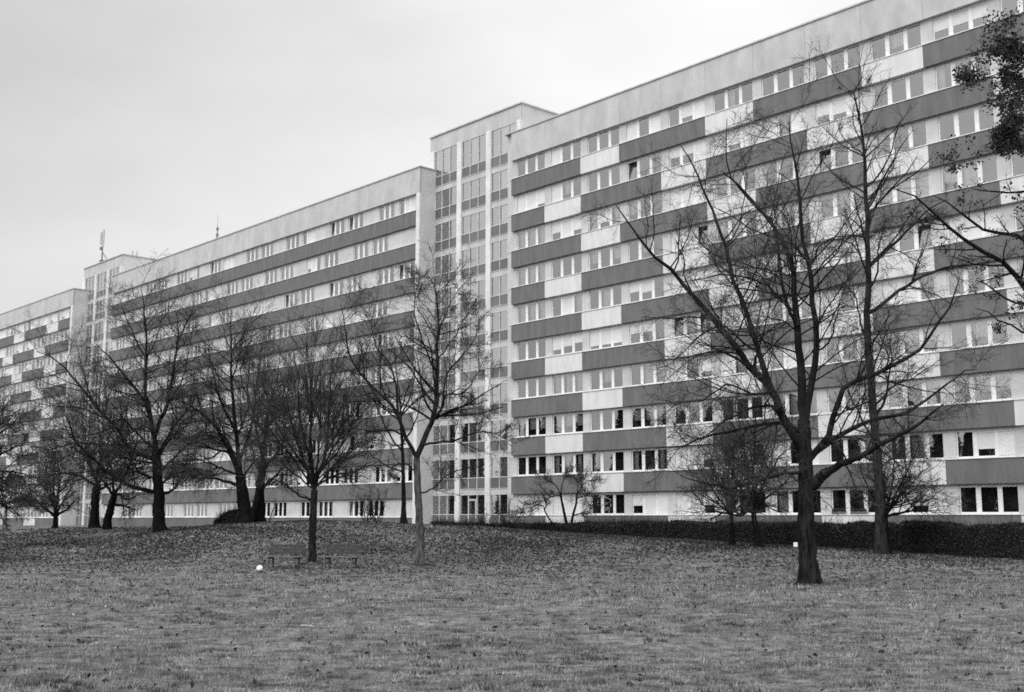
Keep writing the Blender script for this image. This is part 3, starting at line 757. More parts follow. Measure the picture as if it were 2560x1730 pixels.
# ---- tall slim tree behind it, beside the hedge
T = Tree('bare_tree', 'tall slim bare tree with one straight stem against the hedge', 48, (2203, 1386), 'bare trees on the lawn', seed=12, bark='bark_mid', twig='twig')
T.trunk(T.px([(2203, 1388), (2200, 1300), (2196, 1184), (2182, 1016), (2170, 876)]), .20, .155, S=12, flare=1.25)
for pts, a, b_, d0, d1 in [([(2170, 876), (2168, 770), (2171, 672), (2168, 588), (2165, 504), (2162, 420), (2160, 387), (2154, 322), (2140, 252), (2135, 225), (2157, 193)], .155, .02, 0, 0),
        ([(2168, 784), (2210, 756), (2280, 706), (2336, 678), (2392, 666), (2504, 650)], .09, .012, 0, -1.5), ([(2176, 664), (2244, 602), (2322, 524), (2370, 498)], .08, .012, 0, 1),
        ([(2168, 501), (2207, 462), (2230, 420), (2238, 392)], .05, .01, 0, -.6), ([(2160, 387), (2190, 340), (2225, 318)], .03, .008, 0, .5), ([(2160, 390), (2110, 345), (2090, 300)], .03, .008, 0, .5),
        ([(2140, 255), (2120, 230), (2105, 222)], .02, .006, 0, 0), ([(2140, 250), (2165, 222), (2178, 200)], .02, .006, 0, 0),
        ([(2182, 900), (2150, 800), (2135, 740), (2095, 690), (2060, 640)], .05, .01, 0, 1), ([(2172, 690), (2130, 610), (2060, 600), (2030, 620)], .04, .01, 0, -1.4),
        ([(2190, 1010), (2240, 960), (2290, 940), (2350, 900)], .05, .01, 0, 1.5), ([(2186, 1050), (2215, 990), (2225, 920), (2240, 880)], .07, .015, 0, 1), ([(2190, 1110), (2130, 1000), (2112, 930), (2090, 860)], .05, .01, 0, 1.2),
        ([(2165, 500), (2120, 470), (2085, 430)], .03, .008, 0, .6), ([(2170, 600), (2210, 570), (2260, 570)], .03, .008, 0, -.6)]:
    T.limb(T.px(pts, d0, d1), a, b_)
T.auto(std_levels(m=(8, 9, 6), ratio=(.42, .45, .5), fine=.0046, lmax=(3.6, 1.6, .8)))
T.finish()

# ---- tree at the right edge that still holds dry leaves
T = Tree('oak_tree', 'bare oak with clumps of dry leaves reaching in from the right edge', 21, (2980, 1560), None, seed=13, bark='bark_dark', twig='twig_dark')
T.trunk(T.px([(2980, 1560), (2960, 1300), (2930, 1050), (2880, 800), (2820, 500)]), .26, .16, S=12)
for pts, a, b_, d0, d1 in [([(2900, 950), (2760, 860), (2640, 790), (2560, 722), (2527, 669), (2490, 650), (2415, 599), (2356, 560), (2328, 526), (2294, 495), (2238, 470)], .085, .008, 0, -1),
        ([(2870, 780), (2700, 690), (2600, 625), (2560, 602), (2532, 585), (2476, 580), (2434, 563), (2417, 538), (2372, 510), (2330, 490)], .07, .008, 0, .8),
        ([(2900, 1000), (2750, 920), (2640, 870), (2560, 830), (2500, 795), (2440, 770)], .05, .007, 0, 1.2),
        ([(2840, 600), (2720, 500), (2620, 480), (2560, 480), (2500, 480), (2430, 470)], .05, .007, 0, -.8),
        ([(2820, 500), (2700, 330), (2620, 230), (2560, 200), (2500, 195), (2440, 190)], .06, .007, 0, .6),
        ([(2820, 520), (2720, 300), (2640, 160), (2560, 110), (2490, 95)], .05, .007, 0, -.8),
        ([(2830, 560), (2700, 400), (2620, 330), (2550, 300), (2510, 270)], .05, .007, 0, 1.2),
        ([(2850, 700), (2740, 560), (2650, 420), (2570, 370), (2500, 350)], .05, .007, 0, -1.6), ([(2860, 760), (2700, 750), (2620, 740), (2540, 760), (2480, 720), (2440, 700)], .05, .007, 0, -1.2)]:
    T.limb(T.px(pts, d0, d1), a, b_)
T.auto(std_levels(m=(8, 6, 4), ratio=(.22, .45, .5), fine=.0022, lmax=(1.5, .7, .35), t0=.35))
tp = T.tips[:, -1] + T.b
uv_u = 1280 + FPX * tp[:, 0] / (tp[:, 1] * math.cos(PIT) + (tp[:, 2] - EYE) * math.sin(PIT))
dd_ = tp[:, 1] * math.cos(PIT) + (tp[:, 2] - EYE) * math.sin(PIT)
uv_v = 865 - FPX * (-tp[:, 1] * math.sin(PIT) + (tp[:, 2] - EYE) * math.cos(PIT)) / dd_
CL = [(2520, 100, 60, 50), (2545, 190, 45, 110), (2430, 180, 42, 36), (2540, 280, 50, 60), (2530, 345, 75, 36), (2480, 110, 30, 28), (2400, 395, 50, 26)]
keep = T.rg.random(len(tp)) < 0.05
for cu_, cv_, ru, rv in CL: keep |= (((uv_u - cu_) / ru) ** 2 + ((uv_v - cv_) / rv) ** 2 < 1) & (T.rg.random(len(tp)) < .9)
keep |= (uv_u > 2570) & (uv_v < 620)
base_pts = T.tips[keep][:, 1:].reshape(-1, 3)
for cu_, cv_, ru, rv in CL:                # leaf clumps hang along short shoots around the branch ends
    c = at(cu_, cv_, 20.6) - T.b; n_ = int(ru * rv * 0.013)
    p = T.rg.normal(0, 1, (n_, 3)) * np.array([ru, 45, rv]) * 0.55 / FPX * 20.6 + c
    # short leafy shoots fan out from each spot, so the clump is ragged rather than a cloud
    sd = T.rg.normal(0, 1, (n_, 3)); sd /= np.linalg.norm(sd, axis=1)[:, None]; P_, R_ = grow(T.rg, p, sd, T.rg.uniform(.15, .4, n_), np.full(n_, .005), np.full(n_, .003), 4, .15, -.05)
    T.parts.append((P_, R_, 3)); base_pts = np.concatenate([base_pts, P_[:, 1:].reshape(-1, 3)])
lp = np.repeat(base_pts, 5, 0) + T.rg.normal(0, .045, (len(base_pts) * 5, 3))
rng = np.random.default_rng(5)
LV, LF = leaf_quads(lp, rng.uniform(.02, .045, len(lp)), up=1.0)
link_mesh('dry_leaves', np_mesh('dry_leaves', LV, [LF]), M['dry_leaf'], T.root)
T.finish()

# ---- small crowned trees behind / in the hedge
def small_tree(label, Y, base, fork, tips, r0, seed, name='small_bare_tree', m=(16, 10, 7), bark='bark_dark', twig='twig_dark', group='small bare trees by the hedge', fine=.0044, spread=1.0, more=None):
    t = Tree(name, label, Y, base, group, seed=seed, bark=bark, twig=twig)
    t.trunk(t.px([(base[0], base[1] + 2), ((base[0] * .6 + fork[0] * .4), base[1] * .6 + fork[1] * .4), fork]), r0, r0 * .75, S=9, K=12)
    for i, p in enumerate(tips):
        dy = (-1) ** i * (0.6 + 0.5 * (i % 3)) * spread
        mid = ((fork[0] + p[0]) / 2 + t.rg.normal(0, 8), (fork[1] + p[1]) / 2 + abs(p[0] - fork[0]) * .10 + t.rg.normal(0, 8))
        t.limb(t.px([fork, mid, p], 0, dy), r0 * .5, .008)
    t.auto(std_levels(m=m, ratio=(.62, .48, .5), fine=fine, lmax=(2.8, 1.4, .75), t0=.12, ang=(54, 50, 45)))
    return t.finish()
small_tree('small forked dark tree in the hedge, leftmost of the hedge trees', 54, (1830, 1352), (1828, 1285), [(1740, 1160), (1770, 1110), (1812, 1090), (1850, 1095), (1880, 1130), (1905, 1190), (1720, 1210)], .12, 21)
small_tree('small leaning dark tree in the hedge just left of the large trunk', 52, (1897, 1366), (1882, 1268), [(1770, 1190), (1800, 1090), (1840, 1020), (1890, 1000), (1940, 1030), (1970, 1110), (1985, 1180), (1760, 1230)], .15, 22)
small_tree('small forked tree in the hedge right of the tall slim tree', 49.5, (2216, 1372), (2214, 1290), [(2270, 1180), (2300, 1110), (2240, 1080), (2190, 1090), (2330, 1160), (2150, 1170), (2360, 1220)], .13, 23)

# ---- ornamental tree in front of the nearest block
t = Tree('small_bare_tree', 'low many-stemmed ornamental tree against the grey panels of the nearest block', 75, (1419, 1317), 'small bare trees by the hedge', seed=24, bark='bark_dark', twig='twig_dark')
t.trunk(t.px([(1419, 1320), (1411, 1285), (1405, 1255), (1401, 1232)]), .10, .07, S=8, K=10, more=[(t.px([(1428, 1320), (1432, 1290), (1440, 1262), (1442, 1235)]), .09, .06, 1.2), (t.px([(1393, 1320), (1375, 1300), (1362, 1278)]), .06, .04, 1.2)])
for pts in ([(1401, 1232), (1390, 1215), (1372, 1200), (1345, 1185)], [(1401, 1232), (1408, 1205), (1420, 1180)], [(1442, 1235), (1446, 1205), (1444, 1180)], [(1442, 1235), (1465, 1205), (1490, 1200)], [(1362, 1278), (1355, 1262), (1320, 1270), (1300, 1285)],
            [(1362, 1278), (1368, 1250), (1380, 1235)], [(1430, 1290), (1455, 1282), (1475, 1262), (1488, 1270)], [(1401, 1240), (1380, 1242), (1345, 1255), (1318, 1262)], [(1442, 1245), (1462, 1240), (1480, 1240)]):
    t.limb(t.px(pts, 0, t.rg.normal(0, .8)), .042, .01)
t.auto(std_levels(m=(13, 9, 6), ratio=(.6, .5, .5), fine=.006, lmax=(1.8, 1, .5))); t.finish()

# ---- middle tree in front of the tower
T = Tree('bare_tree', 'pale-barked bare tree with forked crown in front of the near stair tower', 46, (1051, 1413), 'bare trees on the lawn', seed=14, bark='bark_pale', twig='twig')
T.trunk(T.px([(1051, 1416), (1051, 1360), (1049, 1303), (1043, 1200), (1041, 1144)]), .165, .13, S=12, flare=1.2)
for pts, a, b_, d0, d1 in [([(1041, 1144), (1030, 1118), (1014, 1096), (995, 1039), (969, 1001), (921, 956), (886, 912), (872, 880), (860, 800), (850, 760)], .085, .01, 0, -1.2),
        ([(1041, 1144), (1058, 1109), (1077, 1061), (1090, 1007), (1093, 944), (1094, 880), (1094, 826), (1092, 730), (1068, 685)], .12, .012, 0, .8),
        ([(1075, 1065), (1092, 1040), (1107, 1018), (1114, 986), (1158, 983), (1184, 951), (1210, 900)], .06, .008, .1, -1.4), ([(1107, 1018), (1114, 950), (1130, 920), (1158, 888), (1190, 840), (1195, 800)], .05, .008, 0, 1.4),
        ([(1060, 1112), (1100, 1105), (1139, 1101), (1180, 1085), (1222, 1079), (1290, 1110)], .05, .007, 0, -1.6), ([(1085, 1040), (1140, 1030), (1190, 1022), (1240, 1025)], .035, .006, 0, 1.5),
        ([(1010, 1090), (980, 1075), (930, 1078), (880, 1072), (800, 1070)], .04, .007, 0, -1.5), ([(1014, 1110), (985, 1112), (950, 1100), (900, 1110)], .03, .006, 0, 1.5),
        ([(995, 1039), (990, 960), (968, 900), (940, 870), (930, 800), (945, 740)], .05, .008, 0, 1.6), ([(1093, 940), (1060, 860), (1040, 800), (1035, 750), (1050, 700)], .045, .007, .2, -1.0),
        ([(1045, 1180), (1010, 1160), (985, 1165), (972, 1180), (985, 1200)], .04, .01, 0, -.8), ([(1048, 1230), (1070, 1228), (1095, 1210), (1130, 1180), (1200, 1160)], .035, .008, 0, -1.2), ([(1094, 830), (1120, 770), (1150, 720), (1185, 690)], .03, .007, 0, .8),
        ([(1093, 900), (1130, 850), (1160, 800), (1180, 740)], .03, .007, 0, -1.0)]:
    T.limb(T.px(pts, d0, d1), a, b_)
T.auto(std_levels(m=(17, 11, 7), ratio=(.42, .45, .5), fine=.0042, lmax=(3.2, 1.5, .75), ang=(52, 50, 45))); T.finish()

# ---- thin tree on the ridge in front of the pale gable
T = Tree('bare_tree', 'thin straight dark tree on the crest of the mound beside the pale gable', 66, (1010, 1308), 'bare trees on the lawn', seed=15, bark='bark_dark', twig='twig_dark')
T.trunk(T.px([(1010, 1309), (1009, 1260), (1008, 1200), (1007, 1150), (1004, 1090)]), .14, .09, S=9, flare=1.7)
for pts, d in [([(1004, 1090), (1000, 1000), (990, 920), (985, 850)], 0), ([(1006, 1130), (970, 1080), (940, 1010), (930, 950)], 1), ([(1006, 1110), (1040, 1050), (1055, 980)], -1), ([(1003, 1050), (960, 980), (950, 920)], -1.2), ([(1008, 1180), (960, 1160), (920, 1130)], 1), ([(1003, 1040), (1030, 980), (1040, 900)], 1)]:
    T.limb(T.px(pts, 0, d), .06, .01)
T.auto(std_levels(m=(9, 7, 5), ratio=(.4, .45, .5), fine=.005, lmax=(2.2, 1.2, .6))); T.finish()

# ---- bench tree
T = Tree('bare_tree', 'bare tree with dense upright twigs standing between the two park benches', 47.5, (780, 1410), 'bare trees on the lawn', seed=16, bark='bark', twig='twig')
T.trunk(T.px([(780, 1412), (781, 1340), (783, 1270), (786, 1225)]), .165, .14, S=12, flare=1.2)
for pts, a, d in [([(786, 1225), (765, 1166), (743, 1103), (730, 1060), (715, 990), (700, 930)], .07, -.8), ([(786, 1225), (795, 1180), (815, 1130), (820, 1060), (825, 990), (830, 900)], .08, .6), ([(786, 1220), (780, 1150), (775, 1080), (778, 1000), (770, 900), (768, 850)], .08, 1.2),
                  ([(783, 1250), (750, 1240), (720, 1215), (689, 1203), (650, 1190)], .05, -1.4), ([(790, 1215), (830, 1190), (880, 1180), (930, 1160), (979, 1148)], .05, -1.3), ([(770, 1180), (730, 1120), (690, 1060), (665, 990), (650, 930)], .05, 1.4), ([(800, 1180), (850, 1120), (880, 1060), (900, 1000)], .05, 1.4),
                  ([(815, 1130), (850, 1070), (865, 1000), (880, 930)], .045, -1.0), ([(765, 1166), (740, 1150), (700, 1130), (660, 1110)], .035, 0.4), ([(790, 1200), (840, 1160), (890, 1120), (920, 1090)], .035, .3), ([(786, 1225), (770, 1130), (750, 1050), (745, 960), (735, 880)], .06, -1.6), ([(780, 1220), (730, 1180), (680, 1140), (640, 1130)], .04, 1.6), ([(792, 1215), (850, 1150), (900, 1100), (935, 1060)], .04, 1.6), ([(778, 1210), (720, 1130), (680, 1080), (650, 1020)], .045, -1.2), ([(795, 1190), (850, 1090), (890, 1040), (910, 960)], .045, -1.4), ([(788, 1200), (800, 1090), (800, 1000), (800, 860)], .05, -.4)]:
    T.limb(T.px(pts, 0, d), a, .008)
T.auto([dict(m=17, ratio=.5, ang=36, K=8, S=4, trop=.08, rr=.5, rmax=.018, rmin=.007, wander=.10, lmax=3.2, lmin=.8, t0=.1),
        dict(m=12, ratio=.5, ang=34, K=6, S=3, trop=.06, rr=.55, rmax=.008, rmin=.005, wander=.12, lmax=1.6, lmin=.4),
        dict(m=6, ratio=.5, ang=32, K=4, S=3, trop=.05, rr=.7, rmax=.005, rmin=.0036, wander=.13, lmax=.8, lmin=.15)]); T.finish()

# ---- large left tree
T = Tree('bare_tree', 'big dark tree with thick straight trunk before the exposed grey plinth', 66, (399, 1334), 'bare trees on the lawn', seed=17, bark='bark_dark', twig='twig_dark')
T.trunk(T.px([(399, 1336), (398, 1290), (397, 1240), (394, 1190), (390, 1125)]), .36, .24, S=14, flare=1.25)
for pts, a, b_, d in [([(390, 1125), (382, 1078), (369, 1021), (345, 980), (318, 948), (280, 900), (240, 860)], .15, .015, 1), ([(388, 1150), (350, 1135), (321, 1120), (296, 1072), (270, 1050), (229, 1002), (191, 954), (153, 910), (118, 888), (90, 880)], .13, .014, -1.6),
                      ([(394, 1232), (350, 1222), (321, 1212), (274, 1186), (242, 1155), (191, 1107), (172, 1059), (160, 1020)], .13, .014, -2.2), ([(388, 1090), (400, 1050), (414, 1021), (425, 970), (433, 925), (446, 818), (436, 770)], .13, .014, -.8), ([(382, 1080), (370, 1000), (363, 990), (366, 850), (360, 770), (352, 710)], .12, .012, .5),
                      ([(400, 1235), (425, 1228), (440, 1215), (452, 1196), (470, 1150)], .10, .014, -1.2), ([(392, 1140), (440, 1060), (480, 1010), (500, 960)], .09, .012, 1.6), ([(321, 1112), (250, 1110), (190, 1108), (120, 1125), (60, 1140)], .06, .012, 1.2), ([(270, 1050), (200, 1020), (130, 1015), (70, 1000)], .05, .01, 1),
                      ([(366, 900), (330, 830), (310, 780), (300, 740)], .05, .01, 1.5), ([(440, 860), (470, 800), (490, 750)], .05, .01, 1.0), ([(229, 1002), (200, 900), (190, 850)], .05, .01, -.6), ([(396, 1200), (340, 1180), (290, 1190), (230, 1170)], .06, .01, 1.8), ([(414, 1021), (455, 950), (470, 890), (480, 830)], .05, .01, -1.4), ([(397, 1185), (450, 1130), (500, 1090), (545, 1072)], .08, .01, 1.8), ([(397, 1215), (440, 1185), (490, 1172), (530, 1180)], .07, .01, -1.5), ([(393, 1160), (330, 1150), (270, 1130), (200, 1142), (150, 1160)], .07, .01, 2.2), ([(390, 1130), (330, 1070), (280, 1010), (250, 960)], .07, .01, -1.2), ([(392, 1150), (430, 1090), (470, 1060), (500, 1010)], .07, .01, -2), ([(395, 1200), (350, 1180), (310, 1120), (250, 1090)], .06, .01, -2.6)]:
    T.limb(T.px(pts, 0, d), a, b_)
T.auto([dict(m=18, ratio=.48, ang=52, K=9, S=4, trop=.02, rr=.5, rmax=.035, rmin=.010, wander=.12, lmax=4.6, lmin=1.2, t0=.1),
        dict(m=12, ratio=.45, ang=48, K=6, S=3, trop=.01, rr=.55, rmax=.013, rmin=.0065, wander=.15, lmax=2.3, lmin=.6),
        dict(m=6, ratio=.5, ang=42, K=4, S=3, trop=.02, rr=.7, rmax=.008, rmin=.0046, wander=.16, lmax=1.1, lmin=.3)]); T.finish()

# ---- dense double tree on the crest
T = Tree('bare_tree', 'dark tree with a thick double trunk and dense crown on the crest of the mound', 66, (618, 1309), 'bare trees on the lawn', seed=18, bark='bark_dark', twig='twig_dark')
T.trunk(T.px([(612, 1310), (610, 1270), (606, 1230), (600, 1190)]), .42, .28, S=14, flare=1.3, more=[(T.px([(622, 1310), (634, 1280), (645, 1240), (648, 1200)]), .22, .16, 1.3)])
for pts, a, b_, d in [([(600, 1190), (570, 1120), (547, 1078), (509, 1037), (458, 1005), (430, 990)], .15, .015, -1.6), ([(602, 1200), (595, 1120), (585, 1030), (580, 950), (578, 850), (575, 790)], .15, .014, .6), ([(604, 1215), (570, 1205), (530, 1195), (490, 1200)], .12, .014, -1.5), ([(648, 1200), (660, 1120), (670, 1040), (680, 960)], .12, .014, .8),
                      ([(600, 1150), (630, 1060), (640, 980), (650, 900), (655, 850)], .10, .014, -1), ([(590, 1080), (550, 1000), (530, 920), (520, 860)], .09, .012, 1.3), ([(580, 950), (600, 880), (610, 830), (600, 790)], .05, .01, -1), ([(646, 1230), (690, 1190), (720, 1150), (735, 1100)], .08, .012, 1.5), ([(570, 1130), (520, 1120), (470, 1110), (440, 1090)], .07, .012, 1.4),
                      ([(610, 1120), (650, 1090), (690, 1040), (700, 980)], .07, .012, -2), ([(602, 1190), (550, 1170), (500, 1150), (450, 1150)], .08, .01, -2), ([(600, 1180), (560, 1090), (500, 1080), (450, 1050)], .07, .01, 2.4), ([(604, 1200), (640, 1150), (690, 1120), (740, 1110)], .07, .01, -2.4), ([(590, 1100), (620, 1010), (600, 930), (620, 880)], .06, .01, 2)]:
    T.limb(T.px(pts, 0, d), a, b_)
T.auto([dict(m=15, ratio=.62, ang=54, K=9, S=4, trop=.015, rr=.5, rmax=.035, rmin=.010, wander=.12, lmax=4.6, lmin=1.2, t0=.08),
        dict(m=12, ratio=.45, ang=48, K=6, S=3, trop=.01, rr=.55, rmax=.013, rmin=.0065, wander=.15, lmax=2.3, lmin=.6),
        dict(m=7, ratio=.5, ang=42, K=4, S=3, trop=.02, rr=.7, rmax=.008, rmin=.0046, wander=.16, lmax=1.1, lmin=.3)]); T.finish()

# ---- slim trunk right beside it
T = Tree('bare_tree', 'slimmer dark tree right behind the double trunk on the crest', 68, (651, 1309), 'bare trees on the lawn', seed=30, bark='bark_dark', twig='twig_dark')
T.trunk(T.px([(650, 1310), (651, 1260), (654, 1200), (658, 1150)]), .26, .18, S=10, flare=1.2)
for pts, d in [([(658, 1150), (665, 1060), (690, 960), (700, 880)], .6), ([(656, 1180), (700, 1120), (730, 1050), (740, 980)], -1), ([(658, 1150), (640, 1070), (620, 980), (625, 900)], 1), ([(654, 1220), (690, 1190), (730, 1190)], -1)]:
    T.limb(T.px(pts, 0, d), .09, .012)
T.auto(std_levels(m=(13, 10, 7), ratio=(.7, .5, .5), fine=.0044, lmax=(4.6, 2.4, 1.1), ang=(56, 50, 45))); T.finish()

# ---- two trunks at the far left tower, the right one curved
T = Tree('bare_tree', 'straight dark trunk with a broad low crown in front of the far stair tower entrance', 74, (236, 1324), 'bare trees on the lawn', seed=19, bark='bark_dark', twig='twig_dark')
T.trunk(T.px([(236, 1326), (236, 1290), (239, 1250), (242, 1210)]), .30, .24, S=10, flare=1.25)
for pts, d in [([(242, 1210), (220, 1150), (190, 1100), (150, 1060)], -1.5), ([(242, 1210), (250, 1140), (250, 1080), (240, 1020)], 1), ([(242, 1215), (280, 1150), (310, 1100), (320, 1050)], -1), ([(242, 1215), (200, 1190), (150, 1180), (100, 1160)], 1), ([(240, 1230), (290, 1200), (330, 1180)], 1.5), ([(242, 1205), (215, 1120), (205, 1050), (200, 1000)], 0.3)]:
    T.limb(T.px(pts, 0, d), .10, .012)
T.auto(std_levels(m=(14, 10, 7), ratio=(.9, .5, .5), fine=.0046, lmax=(5.5, 2.8, 1.2), ang=(58, 50, 45))); T.finish()
T = Tree('bare_tree', 'curved dark trunk leaning right, beside the straight trunk near the far stair tower', 71, (268, 1329), 'bare trees on the lawn', seed=20, bark='bark_dark', twig='twig_dark')
T.trunk(T.px([(268, 1331), (269, 1300), (278, 1268), (286, 1240)]), .27, .20, S=10, flare=1.2)
for pts, d in [([(286, 1240), (300, 1235), (315, 1250), (330, 1245), (352, 1232)], -.8), ([(284, 1262), (310, 1265), (330, 1272), (345, 1278)], -.5), ([(286, 1240), (280, 1180), (270, 1120), (275, 1060)], 1), ([(286, 1238), (320, 1170), (340, 1110), (345, 1060)], 1), ([(285, 1240), (240, 1180), (215, 1150)], -1.2)]:
    T.limb(T.px(pts, 0, d), .10, .014)
T.auto(std_levels(m=(13, 10, 7), ratio=(.9, .5, .5), fine=.0046, lmax=(5, 2.6, 1.2), ang=(58, 50, 45))); T.finish()

# ---- V-shaped small tree at the far left and a tree reaching in from the left edge
small_tree('small V-forked tree at the far left in front of the distant slab', 84, (137, 1323), (140, 1290), [(105, 1240), (85, 1190), (110, 1150), (140, 1130), (170, 1150), (185, 1210), (195, 1240), (60, 1220)], .22, 25, group='bare trees on the lawn', name='bare_tree', m=(14, 11, 7), fine=.0055, spread=1.4)
T = Tree('bare_tree', 'bare tree reaching in from the left edge with drooping branches', 60, (-75, 1335), 'bare trees on the lawn', seed=26, bark='bark_dark', twig='twig_dark')
T.trunk(T.px([(-75, 1337), (-74, 1280), (-72, 1230), (-70, 1180)]), .26, .2, S=10)
for pts, d in [([(-70, 1180), (-30, 1110), (0, 1060), (40, 1030), (60, 1020)], -1), ([(-72, 1200), (-20, 1180), (20, 1180), (60, 1200), (80, 1230)], -1), ([(-70, 1180), (-60, 1090), (-40, 1020), (-20, 960)], 1), ([(-72, 1210), (-20, 1220), (30, 1230), (70, 1240)], .6), ([(-70, 1180), (-20, 1150), (30, 1120), (70, 1110)], 1), ([(-70, 1180), (-110, 1100), (-130, 1030)], .5), ([(-72, 1220), (-20, 1250), (25, 1270), (50, 1290)], -.5)]:
    T.limb(T.px(pts, 0, d), .10, .012)
T.auto(std_levels(m=(26, 13, 7), ratio=(.6, .48, .5), fine=.0048, lmax=(4.2, 2, 1), ang=(56, 50, 45), trop=(-.01, -.01, -.01))); T.finish()

# ---- bare shrubs before the towers
def shrub(label, Y, base, h, n, seed, spread=.45, fine=.006, name='bare_shrub', group='bare shrubs along the facade', twig='twig'):
    b = at(base[0], base[1], Y); z = gz(b[0], b[1]); root = empty(name, (b[0], b[1], z)); tag(root, label, 'shrub', group)
    rg = np.random.default_rng(seed)
    st = np.c_[rg.normal(0, .12, (n, 2)), np.full(n, -.05)]; d = np.c_[rg.normal(0, spread, (n, 2)), np.ones(n)]; d /= np.linalg.norm(d, axis=1)[:, None]
    P, Rr = grow(rg, st, d, h * rg.uniform(.7, 1.1, n), np.full(n, .022), np.full(n, .008), 8, .07, .02)
    V, F = tubes(P, Rr, 4); parts = [(V, F)]
    s_, d_, L_, r_ = spawn(rg, P, Rr, 7, .2, 1, 38, 8, .45, .5, .15); P2_, R2_ = grow(rg, s_, d_, L_, np.full(len(L_), fine * 1.3), np.full(len(L_), fine * .7), 5, .12, .03)
    parts.append(tubes(P2_, R2_, 3))
    s_, d_, L_, r_ = spawn(rg, P2_, R2_, 4, .2, 1, 38, 8, .5, .5, .1); P3_, R3_ = grow(rg, s_, d_, L_, np.full(len(L_), fine), np.full(len(L_), fine * .6), 4, .12, .02)
    parts.append(tubes(P3_, R3_, 3))
    V, F = zip(*parts[1:]); k = np.r_[0, np.cumsum([len(v) for v in V])]
    link_mesh('stem', np_mesh('stem', *[parts[0][0], [parts[0][1]]]), M['bark'], root)
    link_mesh('twigs', np_mesh('twigs', np.concatenate(V), [np.concatenate([f + k[i] for i, f in enumerate(F)])]), M[twig], root)
shrub('bare shrub at the corner of the nearest block beside the tower', 78, (1272, 1318), 2.3, 12, 41)
shrub('low bare shrub in front of the glazed tower entrance', 80, (1205, 1318), 1.6, 10, 42)
shrub('taller wiry bare shrub on the crest before the ground floor windows', 70, (945, 1306), 2.4, 14, 43)
shrub('smaller fine bare shrub beside the wiry one on the crest', 72, (915, 1306), 1.8, 10, 44)
shrub('bare shrub right beside the double trunk on the crest', 69, (668, 1308), 1.8, 10, 45)

# ------------------------------------------------------------------ hedges
def hedge(name, path, hgt, width, label, seed, n_leaf, group='hedges along the facade'):
    """path = list of ground points (x, y); a clipped hedge: uneven core, leaves and sticks all over its surface"""
    rg = np.random.default_rng(seed); path = np.array(path, float)
    seg = np.linalg.norm(np.diff(path, axis=0), axis=1); d = np.r_[0, np.cumsum(seg)]; tot = d[-1]
    def pos(s): return np.stack([np.interp(s, d, path[:, i]) for i in (0, 1)], -1)
    def side(s): e = .05; a = pos(np.clip(s + e, 0, tot)) - pos(np.clip(s - e, 0, tot)); a /= np.linalg.norm(a, axis=-1, keepdims=True); return np.stack([-a[..., 1], a[..., 0]], -1)
    hh = lambda s: np.interp(s / tot, np.linspace(0, 1, len(hgt)), hgt) * (1 + .05 * np.sin(s * 1.7) + .03 * np.sin(s * 4.1) + .02 * np.sin(s * 9.3))
    m = max(int(tot / .5), 4); S_ = np.linspace(0, tot, m); prof = [(-.5, -.2), (-.5, .35), (-.46, .86), (-.3, .93), (.3, .93), (.46, .86), (.5, .35), (.5, -.2)]
    V = []; 
    for s in S_:
        p, q, h_ = pos(s), side(s), float(hh(s)); z = gz(*p)
        for a, b_ in prof: V.append((p[0] + q[0] * a * width * .9 + rg.normal(0, .03), p[1] + q[1] * a * width * .9 + rg.normal(0, .03), z + b_ * h_ + rg.normal(0, .02)))
    k = len(prof); F = np.array([[i * k + j, i * k + j + 1, (i + 1) * k + j + 1, (i + 1) * k + j] for i in range(m - 1) for j in range(k - 1)])
    caps = []
    for i0 in (0, (m - 1) * k): caps += [[i0, i0 + 1, i0 + 6, i0 + 7], [i0 + 1, i0 + 2, i0 + 5, i0 + 6], [i0 + 2, i0 + 3, i0 + 4, i0 + 5]]
    root = empty(name, (path[0][0], path[0][1], gz(*path[0]))); tag(root, label, 'hedge', group); b = np.array(root.location)
    s = rg.random(n_leaf) * tot; a = rg.random(n_leaf); face = rg.random(n_leaf)
    w = np.where(face < .4, -.5, np.where(face < .6, .5, a - .5)) * width + rg.normal(0, .035, n_leaf)
    hz_ = np.where(face < .6, a ** .8, 1.0 - .08 * np.abs(a - .5)) ; h_ = hh(s); p = pos(s); q = side(s)
    C = np.c_[p + q * w[:, None], ground_z(p) + hz_ * h_ + rg.normal(0, .03, n_leaf)] - b
    global rng; rng = rg
    LV, LF = leaf_quads(C, rg.uniform(.025, .055, n_leaf), up=1.0)
    link_mesh('core', np_mesh('core', np.array(V) - b, [F, np.array(caps)], False), M['hedge_core'], root)
    link_mesh('leaves', np_mesh('leaves', LV, [LF]), M['hedge_leaf'], root)
    n = n_leaf // 14; s = rg.random(n) * tot; p = pos(s) + side(s) * ((rg.random(n) - .5) * width)[:, None]; st = np.c_[p, ground_z(p) + hh(s) * rg.uniform(.55, .95, n)] - b
    dr = np.c_[rg.normal(0, .35, (n, 2)), np.ones(n)]; dr /= np.linalg.norm(dr, axis=1)[:, None]
    P, Rr = grow(rg, st, dr, rg.uniform(.15, .6, n), np.full(n, .005), np.full(n, .003), 4, .1, .0); V_, F_ = tubes(P, Rr, 3)
    link_mesh('twigs', np_mesh('twigs', V_, [F_]), M['twig_dark'], root)
def fp(s, off): q = B0 + DV * s + NV * off; return tuple(q)
hedge('hedge', [fp(-4.5, 3.4), fp(2, 3.4), fp(10, 3.4), fp(18, 3.4), fp(26.5, 3.6)], [.42, .45, .7, 1.0, 1.1], .9, 'long low dark clipped hedge in front of the nearest block, running from the stair tower', 51, 42000)
